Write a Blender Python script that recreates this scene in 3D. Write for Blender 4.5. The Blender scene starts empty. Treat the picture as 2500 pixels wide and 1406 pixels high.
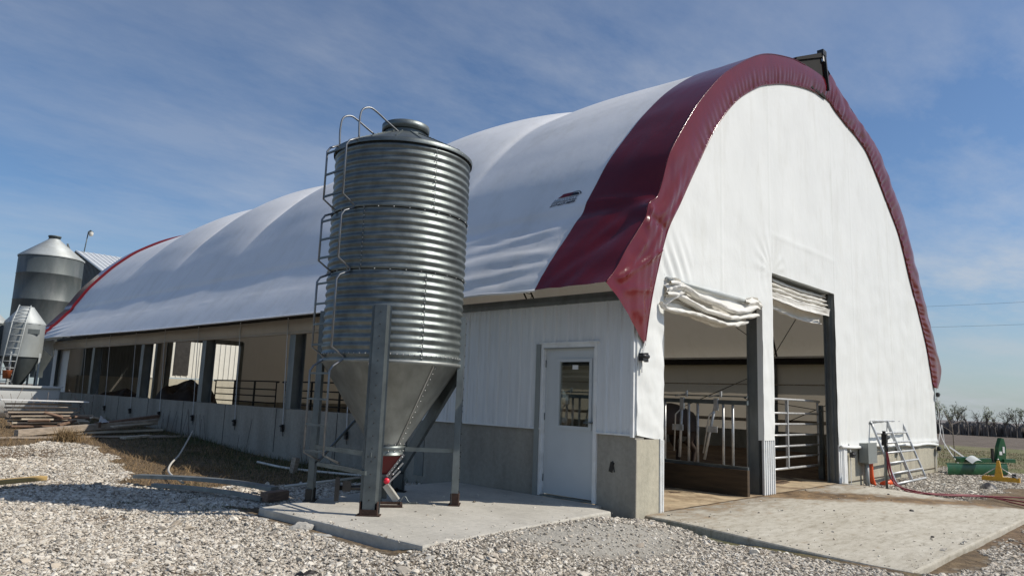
import bpy, bmesh, math, random
import numpy as np
from mathutils import Vector, Matrix, noise
random.seed(7); rng = np.random.default_rng(7)
C = bpy.context.scene.collection
PI = math.pi
SUN_EL = math.radians(44.5); SUN_H = (0.58, -0.815)

# ------------------------------------------------------------------ materials
def nt(m):
    m.use_nodes = True
    t = m.node_tree; t.nodes.clear()
    o = t.nodes.new('ShaderNodeOutputMaterial'); b = t.nodes.new('ShaderNodeBsdfPrincipled')
    t.links.new(b.outputs[0], o.inputs[0])
    return t, b, o
def N(t, k, **kw):
    n = t.nodes.new(k)
    for a, v in kw.items():
        if a in n.inputs: n.inputs[a].default_value = v
        else: setattr(n, a, v)
    return n
def coords(t, scale=(1, 1, 1), kind='Object'):
    c = t.nodes.new('ShaderNodeTexCoord'); m = t.nodes.new('ShaderNodeMapping')
    m.inputs['Scale'].default_value = scale
    t.links.new(c.outputs[kind], m.inputs[0]); return m.outputs[0]
def noisef(t, vec, scale, detail=5, rough=.55):
    n = t.nodes.new('ShaderNodeTexNoise'); n.inputs['Scale'].default_value = scale
    n.inputs['Detail'].default_value = detail; n.inputs['Roughness'].default_value = rough
    t.links.new(vec, n.inputs['Vector']); return n.outputs['Fac']
def ramp(t, fac, stops):
    r = t.nodes.new('ShaderNodeValToRGB'); e = r.color_ramp.elements
    e[0].position = stops[0][0]; e[0].color = (*stops[0][1], 1)
    e[1].position = stops[-1][0]; e[1].color = (*stops[-1][1], 1)
    for p, c in stops[1:-1]:
        k = e.new(p); k.color = (*c, 1)
    t.links.new(fac, r.inputs[0]); return r.outputs[0]
def mixc(t, fac, a, b, mode='MIX'):
    m = t.nodes.new('ShaderNodeMix'); m.data_type = 'RGBA'; m.blend_type = mode
    for s, v in ((0, fac), (6, a), (7, b)):
        if isinstance(v, (int, float)): m.inputs[s].default_value = v
        elif isinstance(v, tuple): m.inputs[s].default_value = (*v, 1)
        else: t.links.new(v, m.inputs[s])
    return m.outputs[2]
def bump(t, b, h, strength, dist, prev=None):
    n = t.nodes.new('ShaderNodeBump'); n.inputs['Strength'].default_value = strength; n.inputs['Distance'].default_value = dist
    t.links.new(h, n.inputs['Height'])
    if prev: t.links.new(prev, n.inputs['Normal'])
    t.links.new(n.outputs[0], b.inputs['Normal']); return n.outputs[0]
def simple(name, col, rough=.6, metal=0, var=.15, scale=6, stretch=(1, 1, 1), bmp=0., bscale=40, bdist=.01, dirt=None, dirtamt=.5, dscale=2.5):
    m = bpy.data.materials.new(name); t, b, o = nt(m)
    v = coords(t, stretch); f = noisef(t, v, scale)
    lo = tuple(c * (1 - var) for c in col); hi = tuple(min(1, c * (1 + var)) for c in col)
    c = ramp(t, f, [(.3, lo), (.7, hi)])
    if dirt:
        f2 = noisef(t, coords(t, stretch), dscale, 8, .65)
        k = ramp(t, f2, [(.48, (0, 0, 0)), (.68, (dirtamt,) * 3)])
        c = mixc(t, k, c, dirt)
    t.links.new(c, b.inputs['Base Color'])
    b.inputs['Roughness'].default_value = rough; b.inputs['Metallic'].default_value = metal
    if bmp: bump(t, b, noisef(t, coords(t, stretch), bscale, 4), bmp, bdist)
    return m
M = {}
M['galv'] = simple('galvanised', (.185, .208, .205), .47, .8, .22, 7, (1, 1, 1), .2, 35, .006, (.10, .115, .12), .7, 2.2)
M['galv_plain'] = simple('plain_galvanised_sheet', (.27, .285, .275), .5, .6, .22, 5, (1, 1, .5), .1, 50, .004, (.17, .175, .16), .6, 3)
M['galv_dark'] = simple('weathered_galvanised', (.13, .15, .155), .5, .7, .25, 5, (1, 1, 1), .1, 50, .004)
M['galv_far'] = simple('dull_galvanised', (.10, .118, .12), .6, .35, .2, 1.5, (1, 1, .3), 0, 0, 0, (.2, .21, .21), .6, 1.2)
M['galv_pale'] = simple('pale_zinc', (.42, .45, .45), .6, .25, .12, 2, (1, 1, .5), 0, 0, 0, (.25, .25, .22), .5, 1.5)
M['pipe'] = simple('pipe_zinc', (.50, .51, .51), .45, .5, .2, 10)
M['ladder'] = simple('ladder_zinc', (.20, .21, .22), .4, .8, .2, 10)
M['darksteel'] = simple('dark_steel', (.035, .033, .03), .6, .4, .3, 8)
M['beam'] = simple('grey_column_steel', (.17, .185, .185), .5, .5, .2, 6, (1, 1, .4))
M['rust'] = simple('rusty_steel', (.05, .028, .02), .85, .2, .4, 20, (1, 1, 1), .3, 60)
M['black'] = simple('black_plastic', (.015, .015, .016), .45, 0, .2, 10)
M['vent_black'] = simple('matt_black', (.008, .008, .008), 1., 0, .1, 5)
M['bolt'] = simple('bolt_zinc', (.5, .5, .5), .35, .9, .1, 10)
M['redboot'] = simple('red_plastic', (.13, .003, .008), .35, 0, .15, 6)
M['redknob'] = simple('red_knob', (.75, .02, .05), .4, 0, .1, 6)
M['cream'] = simple('pale_sheet_metal', (.6, .58, .52), .5, .1, .08, 6)
M['door'] = simple('door_paint', (.52, .555, .57), .42, 0, .03, 3)
M['trimwhite'] = simple('white_trim', (.72, .74, .74), .4, 0, .05, 4, (1, 1, 1), 0, 0, 0, (.5, .48, .43), .4, 5)
M['siding'] = simple('white_steel_siding', (.66, .69, .71), .38, 0, .05, 2, (1, 6, .5), 0, 0, 0, (.52, .53, .52), .35, 3)
M['binbody'] = simple('hopper_bin_zinc', (.30, .325, .32), .55, .3, .15, 2, (1, 1, .5), 0, 0, 0, (.2, .2, .18), .5, 1.5)
M['shedwhite'] = simple('shed_cream_siding', (.66, .65, .58), .5, 0, .06, 2)
M['shedgrey'] = simple('shed_dark_siding', (.15, .165, .17), .6, .2, .12, 2)
M['shedroof'] = simple('shed_roof_metal', (.62, .65, .66), .45, .2, .06, 2)
M['lumber'] = simple('weathered_lumber', (.34, .285, .225), .85, 0, .35, 3, (.6, 6, 8), .3, 30, .01)
M['lumber_pale'] = simple('pale_lumber', (.52, .46, .36), .8, 0, .25, 3, (.6, 8, 8), .3, 30, .01)
M['lumber_red'] = simple('brown_timber', (.20, .13, .09), .85, 0, .3, 6, (1, 4, 4), .3, 40, .01)
M['newlumber'] = simple('new_lumber', (.50, .34, .13), .7, 0, .18, 3, (.6, 8, 8), .2, 30, .01)
M['plank_dark'] = simple('shaded_bunk_plank', (.06, .04, .022), .85, 0, .35, 2.5, (3, .7, 6), .3, 30, .01)  # timber brown darkened to stand for the shade it lies in
M['strap'] = simple('grey_webbing', (.45, .46, .46), .7, 0, .1, 10)
M['pvc'] = simple('white_conduit', (.62, .60, .54), .45, 0, .1, 5)
M['orange'] = simple('orange_plastic', (.75, .10, .02), .45, 0, .1, 8)
M['bucket'] = simple('faded_orange_plastic', (.45, .13, .05), .55, 0, .15, 8)
M['boxgrey'] = simple('grey_box_paint', (.23, .25, .24), .45, .1, .06, 5)
M['green'] = simple('green_paint', (.008, .075, .026), .35, 0, .15, 5, (1, 1, 1), 0, 0, 0, (.05, .09, .03), .4, 6)
M['yellow'] = simple('yellow_paint', (.55, .30, .02), .45, 0, .15, 5, (1, 1, 1), 0, 0, 0, (.25, .14, .05), .5, 8)
M['decal'] = simple('white_decal', (.7, .7, .68), .5, 0, .04, 8)
M['tank'] = simple('white_fibreglass', (.62, .64, .63), .4, 0, .06, 2)
M['bark'] = simple('bark', (.12, .105, .095), .9, 0, .3, 6)
M['twig'] = simple('pale_twig', (.26, .22, .19), .9, 0, .2, 10)
M['bud'] = simple('young_leaves', (.24, .27, .14), .8, 0, .4, 3)
M['cow'] = simple('brown_black_hide', (.028, .016, .010), .75, 0, .6, 3)
M['chunk'] = simple('broken_concrete', (.36, .35, .32), .95, 0, .2, 12, (1, 1, 1), .8, 25, .02)
M['ink'] = simple('black_print', (.012, .014, .02), .5, 0, .1, 5)
M['inkred'] = simple('red_print', (.16, .005, .015), .5, 0, .1, 5)
M['inkgrey'] = simple('grey_print', (.33, .36, .40), .5, 0, .1, 5)
M['hose'] = simple('red_hose', (.20, .015, .028), .5, 0, .2, 6)
M['wire'] = simple('power_wire', (.10, .12, .14), .6, 0, .1, 5)
M['pad'] = simple('dark_bag', (.02, .016, .014), .5, 0, .3, 10)

def concrete(name, col, stain, sc=1.2, vertical=True):
    m = bpy.data.materials.new(name); t, b, o = nt(m)
    v = coords(t, (1, 1, .25) if vertical else (1, .6, 1))
    f = noisef(t, v, sc * 2, 8, .6); f2 = noisef(t, coords(t), 14, 6, .7); f3 = noisef(t, v, sc * .8, 5, .6)
    c = ramp(t, f, [(.3, tuple(x * .62 for x in col)), (.52, col), (.75, tuple(x * 1.15 for x in col))])
    c = mixc(t, ramp(t, f3, [(.5, (0, 0, 0)), (.7, (.75,) * 3)]), c, stain)
    c = mixc(t, .35, c, ramp(t, f2, [(.3, tuple(x * .6 for x in col)), (.7, tuple(min(1, x * 1.3) for x in col))]))
    t.links.new(c, b.inputs['Base Color']); b.inputs['Roughness'].default_value = .92
    n = bump(t, b, f2, .5, .012); bump(t, b, f, .3, .02, n)
    return m
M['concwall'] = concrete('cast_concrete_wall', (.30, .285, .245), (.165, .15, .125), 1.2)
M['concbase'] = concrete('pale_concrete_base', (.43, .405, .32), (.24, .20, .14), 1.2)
M['concpad'] = concrete('pad_concrete', (.48, .46, .405), (.38, .36, .305), .9, False)

def apron_mat():
    m = bpy.data.materials.new('muddy_apron_concrete'); t, b, o = nt(m)
    v = coords(t, (.35, 1, 1)); f = noisef(t, v, 3, 8, .65); f2 = noisef(t, coords(t), 30, 6, .7)
    c = ramp(t, f, [(.3, (.25, .22, .16)), (.45, (.37, .34, .27)), (.58, (.46, .435, .365)), (.8, (.52, .50, .435))])
    c = mixc(t, .6, c, ramp(t, noisef(t, coords(t, (.5, 1.6, 1)), 9, 10, .75), [(.32, (.19, .165, .115)), (.5, (.44, .415, .35)), (.7, (.56, .54, .47))]))
    # mud: strongest near the doorways (y>-1) and along a drag streak
    g = t.nodes.new('ShaderNodeTexCoord'); s = t.nodes.new('ShaderNodeSeparateXYZ'); t.links.new(g.outputs['Object'], s.inputs[0])
    def mr(src, a, b_, c_=0, d=1):
        n = t.nodes.new('ShaderNodeMapRange'); n.inputs[1].default_value = a; n.inputs[2].default_value = b_
        n.inputs[3].default_value = c_; n.inputs[4].default_value = d; t.links.new(src, n.inputs[0]); return n.outputs[0]
    def mth(op, a, b_):
        n = t.nodes.new('ShaderNodeMath'); n.operation = op
        for i, x in enumerate((a, b_)):
            if isinstance(x, (int, float)): n.inputs[i].default_value = x
            elif x is not None: t.links.new(x, n.inputs[i])
        return n.outputs[0]
    near = mr(s.outputs['Y'], -1.3, .3)
    # streak line from (3.9,-.1) to (6.6,-2.2)
    d = mth('ADD', mth('MULTIPLY', s.outputs['X'], .614), mth('MULTIPLY', s.outputs['Y'], .789))
    dn = mth('ADD', d, mth('MULTIPLY', noisef(t, coords(t), 2.5, 5), .5))
    st = mth('ABSOLUTE', mth('SUBTRACT', dn, 2.75), None)
    streak = mr(st, .62, .05)
    f4 = noisef(t, coords(t, (.6, 1, 1)), 4.5, 9, .7)
    a = mth('ADD', mth('MULTIPLY', near, .50), mth('MULTIPLY', streak, .75))
    fac = mr(mth('ADD', a, mth('MULTIPLY', mth('SUBTRACT', f4, .5), 1.5)), .16, .62)
    c = mixc(t, fac, c, ramp(t, f4, [(.38, (.06, .034, .015)), (.66, (.27, .18, .09))]))
    t.links.new(c, b.inputs['Base Color']); b.inputs['Roughness'].default_value = .9
    n = bump(t, b, f2, .45, .008); bump(t, b, f4, .35, .02, n)
    return m
M['apron'] = apron_mat()

def fabric(name, col, trans_col, trans=.14, rough=.45, wr=.25):
    m = bpy.data.materials.new(name); t, b, o = nt(m)
    f = noisef(t, coords(t, (1, 1, 1)), 1.1, 4)
    c = ramp(t, f, [(.3, tuple(x * .95 for x in col)), (.7, tuple(min(1, x * 1.03) for x in col))])
    t.links.new(c, b.inputs['Base Color']); b.inputs['Roughness'].default_value = rough
    b.inputs['Specular IOR Level'].default_value = .35
    tr = t.nodes.new('ShaderNodeBsdfTranslucent'); tr.inputs[0].default_value = (*trans_col, 1)
    mx = t.nodes.new('ShaderNodeMixShader'); mx.inputs[0].default_value = trans
    t.links.new(b.outputs[0], mx.inputs[1]); t.links.new(tr.outputs[0], mx.inputs[2]); t.links.new(mx.outputs[0], o.inputs[0])
    dg = ramp(t, noisef(t, coords(t, (1.5, 1.5, .35)), 1.3, 9, .7), [(.5, (1, 1, 1)), (.78, (.86, .85, .82))])
    c = mixc(t, 1.0, c, dg, 'MULTIPLY'); t.links.new(c, b.inputs['Base Color'])
    if wr:
        h = noisef(t, coords(t, (1, 1, .6)), 3.2, 5, .6)
        h2 = N(t, 'ShaderNodeTexVoronoi', feature='DISTANCE_TO_EDGE'); h2.inputs['Scale'].default_value = 1.6
        mp = coords(t, (1, 1.6, .7)); dn = t.nodes.new('ShaderNodeTexNoise'); dn.inputs['Scale'].default_value = 1.5; t.links.new(mp, dn.inputs['Vector'])
        ad = t.nodes.new('ShaderNodeVectorMath'); ad.operation = 'ADD'; t.links.new(mp, ad.inputs[0]); t.links.new(dn.outputs['Color'], ad.inputs[1])
        t.links.new(ad.outputs[0], h2.inputs['Vector'])
        rr = ramp(t, h2.outputs['Distance'], [(0., (0, 0, 0)), (.06, (1, 1, 1))])
        n = bump(t, b, h, wr, .05); bump(t, b, rr, wr * .22, .006, n)
    return m
M['roof'] = fabric('white_roof_fabric', (.84, .85, .86), (.78, .70, .56), .09, .5, .10)
M['gable'] = fabric('white_gable_fabric', (.80, .82, .80), (.8, .72, .58), .06, .42, .22)
M['curtain'] = fabric('white_curtain_vinyl', (.80, .79, .74), (.8, .66, .45), .08, .35, .6)
M['inner'] = fabric('inner_curtain', (.52, .48, .42), (.68, .60, .48), .22, .6, .15)

def maroon():
    m = bpy.data.materials.new('maroon_vinyl'); t, b, o = nt(m)
    f = noisef(t, coords(t), 2, 4)
    t.links.new(ramp(t, f, [(.3, (.105, .005, .009)), (.7, (.13, .008, .012))]), b.inputs['Base Color'])
    b.inputs['Roughness'].default_value = .17
    b.inputs['Specular IOR Level'].default_value = .42
    h = noisef(t, coords(t, (1.2, 1, .6)), 2.6, 4, .55)
    bump(t, b, h, .13, .05)
    return m
M['maroon'] = maroon()

def glass():
    m = bpy.data.materials.new('door_glass'); t, b, o = nt(m)
    b.inputs['Base Color'].default_value = (.8, .85, .85, 1); b.inputs['Roughness'].default_value = .03
    b.inputs['Transmission Weight'].default_value = 1.; b.inputs['IOR'].default_value = 1.45
    tr = t.nodes.new('ShaderNodeBsdfTransparent'); tr.inputs[0].default_value = (.75, .78, .76, 1)
    gl = t.nodes.new('ShaderNodeBsdfGlossy'); gl.inputs['Roughness'].default_value = .03
    mx = t.nodes.new('ShaderNodeMixShader'); fr = t.nodes.new('ShaderNodeFresnel')
    t.links.new(fr.outputs[0], mx.inputs[0]); t.links.new(tr.outputs[0], mx.inputs[1]); t.links.new(gl.outputs[0], mx.inputs[2])
    t.links.new(mx.outputs[0], o.inputs[0]); return m
M['glass'] = glass()

# ------------------------------------------------------------------ mesh helpers
class MB:
    def __init__(s): s.v = []; s.f = []; s.sm = []
    def add(s, vs, fs, smooth=False):
        k = len(s.v); s.v += [tuple(map(float, v)) for v in vs]; s.f += [tuple(i + k for i in f) for f in fs]; s.sm += [smooth] * len(fs); return s
    def box(s, c, sz, rot=None):
        hx, hy, hz = sz[0] / 2, sz[1] / 2, sz[2] / 2
        vs = [Vector((x, y, z)) for x in (-hx, hx) for y in (-hy, hy) for z in (-hz, hz)]
        if rot is not None: vs = [rot @ v for v in vs]
        c = Vector(c); vs = [v + c for v in vs]
        return s.add(vs, [(0, 1, 3, 2), (4, 6, 7, 5), (0, 4, 5, 1), (2, 3, 7, 6), (0, 2, 6, 4), (1, 5, 7, 3)])
    def bb(s, a, b):
        return s.box([(a[i] + b[i]) / 2 for i in range(3)], [abs(b[i] - a[i]) for i in range(3)])
    def bar(s, p, q, w, h, up=(0, 0, 1)):
        p = Vector(p); q = Vector(q); d = q - p; L = d.length; x = d.normalized(); u = Vector(up)
        if abs(x.dot(u)) > .98: u = Vector((0, 1, 0))
        y = u.cross(x).normalized(); z = x.cross(y)
        return s.box((p + q) / 2, (L, w, h), Matrix((x, y, z)).transposed())
    def tube(s, pts, r, n=8, closed=False, cap=True, rf=None):
        P = [Vector(p) for p in pts]; m = len(P); rings = []
        T = []
        for i in range(m):
            a = P[max(i - 1, 0)]; b = P[min(i + 1, m - 1)]; T.append((b - a).normalized())
        u = T[0].orthogonal().normalized()
        for i in range(m):
            u = (u - T[i] * u.dot(T[i])).normalized(); w = T[i].cross(u)
            rr = rf(i) if rf else r
            for k in range(n):
                a = 2 * PI * k / n; rings.append(P[i] + (u * math.cos(a) + w * math.sin(a)) * rr)
        fs = [(i * n + k, i * n + (k + 1) % n, (i + 1) * n + (k + 1) % n, (i + 1) * n + k) for i in range(m - 1) for k in range(n)]
        if cap: fs += [tuple(range(n))[::-1], tuple((m - 1) * n + k for k in range(n))]
        return s.add(rings, fs, True)
    def lathe(s, prof, c=(0, 0, 0), n=48, a0=0, a1=2 * PI):
        full = abs(a1 - a0 - 2 * PI) < 1e-6; nn = n if full else n + 1
        vs = [(c[0] + r * math.cos(a0 + (a1 - a0) * k / n), c[1] + r * math.sin(a0 + (a1 - a0) * k / n), c[2] + z) for r, z in prof for k in range(nn)]
        fs = []
        for i in range(len(prof) - 1):
            for k in range(n):
                k2 = (k + 1) % nn
                fs.append((i * nn + k, i * nn + k2, (i + 1) * nn + k2, (i + 1) * nn + k))
        return s.add(vs, fs, True)
    def grid(s, fn, nu, nv, smooth=True):
        vs = [fn(i / nu, j / nv) for i in range(nu + 1) for j in range(nv + 1)]
        fs = [(i * (nv + 1) + j, (i + 1) * (nv + 1) + j, (i + 1) * (nv + 1) + j + 1, i * (nv + 1) + j + 1) for i in range(nu) for j in range(nv)]
        return s.add(vs, fs, smooth)
    def prism(s, poly, axis, a, b):
        n = len(poly)
        def pt(p, t): q = list(p); q.insert(axis, t); return q
        vs = [pt(p, a) for p in poly] + [pt(p, b) for p in poly]
        return s.add(vs, [tuple(range(n)), tuple(range(2 * n - 1, n - 1, -1))] + [(i, i + n, (i + 1) % n + n, (i + 1) % n) for i in range(n)])
    def dots(s, pts, r):
        for p in pts:
            x, y, z = p
            s.add([(x + r, y, z), (x - r, y, z), (x, y + r, z), (x, y - r, z), (x, y, z + r), (x, y, z - r)],
                  [(0, 2, 4), (2, 1, 4), (1, 3, 4), (3, 0, 4), (2, 0, 5), (1, 2, 5), (3, 1, 5), (0, 3, 5)], True)
        return s
    def build(s, name, mat, parent=None, loc=None, fix=False):
        me = bpy.data.meshes.new(name); me.from_pydata(s.v, [], s.f); me.update()
        me.polygons.foreach_set('use_smooth', s.sm)
        if fix:
            bm = bmesh.new(); bm.from_mesh(me); bmesh.ops.recalc_face_normals(bm, faces=bm.faces); bm.to_mesh(me); bm.free()
        me.materials.append(M[mat] if isinstance(mat, str) else mat)
        o = bpy.data.objects.new(name, me); C.objects.link(o)
        if parent is not None: o.parent = parent
        if loc is not None: o.location = loc
        return o
def tag(o, label=None, cat=None, group=None, kind=None):
    if label: o['label'] = label
    if cat: o['category'] = cat
    if group: o['group'] = group
    if kind: o['kind'] = kind
    return o
def empty(name, loc, label, cat, group=None, rz=0):
    o = bpy.data.objects.new(name, None); C.objects.link(o); o.location = loc; o.rotation_euler.z = rz
    o.empty_display_size = .2
    return tag(o, label, cat, group)
def copy_tree(o, parent=None):
    c = o.copy(); C.objects.link(c)
    if parent is not None: c.parent = parent
    for ch in list(o.children): copy_tree(ch, c)
    return c
def interp_curve(P, n, power=.5):
    """catmull-rom through P, resampled by arc length"""
    P = [np.array(p, float) for p in P]; Q = [2 * P[0] - P[1]] + P + [2 * P[-1] - P[-2]]; out = []
    for i in range(1, len(Q) - 2):
        for t in np.linspace(0, 1, 14, endpoint=False):
            a, b, c, d = Q[i - 1:i + 3]
            out.append(.5 * (2 * b + (c - a) * t + (2 * a - 5 * b + 4 * c - d) * t * t + (3 * b - a - 3 * c + d) * t ** 3))
    out.append(P[-1]); out = np.array(out)
    s = np.r_[0, np.cumsum(np.linalg.norm(np.diff(out, axis=0), axis=1))]
    u = np.linspace(0, s[-1], n) if isinstance(n, int) else np.asarray(n) * s[-1]
    return np.stack([np.interp(u, s, out[:, k]) for k in range(out.shape[1])], 1)
def sst(a, b, x):
    t = min(1, max(0, (x - a) / (b - a))); return t * t * (3 - 2 * t)
def nz(x, y, z=0): return noise.noise(Vector((x, y, z)))
def vcurve(pts, n): return [tuple(p) for p in interp_curve(pts, n)]

# ------------------------------------------------------------------ terrain
def yb(y): return float(np.interp(y, [-40, -6, -3, 0, 8, 10.5, 13, 16, 25, 60], [-.32, -.3, -.27, -.14, -.14, -.12, .04, .12, .2, .3]))
def gh(x, y, detail=True):
    h = yb(y)
    r = sst(2, 9, x)
    hr = -.19 - .05 * sst(0, 3, -y)
    h = h * (1 - r) + hr * r
    if x > 16: h -= .0195 * (x - 16)
    if detail: h += .018 * nz(x * .9, y * .9) + .03 * nz(x * .25, y * .25, 3) * (1 if y < -1 or x < -1 else .5)
    if .12 < x < 14.0 and .12 < y < 27.1: h = -.4
    if 0.2 < x < 7.1 and -3.0 < y <= .12: h = -.42
    if -3.55 < x < -.1 and .15 < y < 3.3: h = min(h, -.2)
    if -1.2 < x < .3 and y < 0: m = sst(-1.1, .1, x) * sst(-.6, -1.6, y) * (1 - sst(-3.4, -4.2, y)); h = h * (1 - m) + (-.205) * m
    # stone banked up against the pad
    if x < .1:
        m = sst(-1.3, -.1, y) * sst(-4.2, -3.3, x) * (1 - sst(.0, .6, y)); h = h * (1 - m) + (-.015 - .09 * sst(-.9, 0, x)) * m
        m = sst(-4.5, -3.8, x) * (1 - sst(-3.7, -3.4, x)) * sst(-1, .3, y) * (1 - sst(3, 5, y)); h = h * (1 - m) + -.085 * m
    return h
def axis_pts(lo, a, b, hi, step, k=1.16):
    p = list(np.arange(a, b + 1e-6, step)); s = step
    while p[-1] < hi: s *= k; p.append(p[-1] + s)
    s = step
    while p[0] > lo: s *= k; p.insert(0, p[0] - s)
    return p
xs = axis_pts(-900, -8, 16, 1200, .14); ys = axis_pts(-900, -6, 16, 1200, .14)
gv = [(x, y, gh(x, y)) for x in xs for y in ys]; ny = len(ys)
gf = [(i * ny + j, (i + 1) * ny + j, (i + 1) * ny + j + 1, i * ny + j + 1) for i in range(len(xs) - 1) for j in range(ny - 1)]

POLY_GRAVEL = [(-30, -14), (-30, 15), (-8, 14), (-4.4, 12.2), (-3.0, 13.0), (-2.6, 11.5), (-3.0, 9.6), (-3.8, 6.7), (-3.5, 5.6), (-2.6, 5.6), (-.6, 5.0), (.05, 4.4),
               (.05, -1.0), (.05, -3.3), (7.3, -3.3), (7.3, -2), (11, -2), (18, -3.4), (17, .2), (14.8, .4), (14.1, .6), (7.2, .3), (7.2, -3.0), (9, -4), (11, -6), (11, -14)]
def inpoly(x, y, poly):
    r = False; j = len(poly) - 1
    for i in range(len(poly)):
        (xi, yi), (xj, yj) = poly[i], poly[j]
        if (yi > y) != (yj > y) and x < (xj - xi) * (y - yi) / (yj - yi) + xi: r = not r
        j = i
    return r
def segd(x, y, a, b):
    ax, ay = a; bx, by = b; dx, dy = bx - ax, by - ay
    t = max(0, min(1, ((x - ax) * dx + (y - ay) * dy) / (dx * dx + dy * dy))); return math.hypot(x - ax - t * dx, y - ay - t * dy)
def wob(x, y): return x + .35 * nz(x * 1.3, y * 1.3, 5) + .12 * nz(x * 5, y * 5, 2), y + .35 * nz(x * 1.3, y * 1.3, 9) + .12 * nz(x * 5, y * 5, 8)
def is_gravel(x, y):
    if -3.78 < x < 0 and .0 < y < 3.45: return False
    if .08 < x < 7.25 and -3.2 < y < .1: return False
    if 0 < x < 14.2 and 0 < y < 27.3: return False
    a, b = wob(x, y)
    return inpoly(a, b, POLY_GRAVEL)
def dust(x, y):   # 0..1 cement dust spill
    x2, y2 = wob(x, y)
    return sst(1.0, .45, math.hypot((x2 + 1.45) / 1.95, (y2 + .52 + .15 * (x2 + 1.5)) / .62))
def brown(x, y):
    x2, y2 = wob(x, y)
    v = sst(-.2, .9, (x2 - 2.2) * .45 + (-3.3 - y2) * .8 + .0)
    if y2 > -3.0: v = 0
    if x2 < 0: v = max(v, .75 * sst(.18, .5, nz(x2 * .55, y2 * .45, 12)) * sst(3, 8, y2)); v = max(v, .55 * sst(.3, .5, nz(x2 * .9, y2 * .9, 21)))
    # small dirt patches
    for (cx, cy, r) in ((-4.9, 3.6, .35), (-3.9, 2.6, .3), (-3.3, 6.2, .6), (-4.2, 11.3, 1.0), (-3.35, 2.2, .22), (-4.3, 5.2, .5)):
        v = max(v, .9 * sst(1.2, .4, math.hypot(x2 - cx, y2 - cy) / r))
    return v
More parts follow.
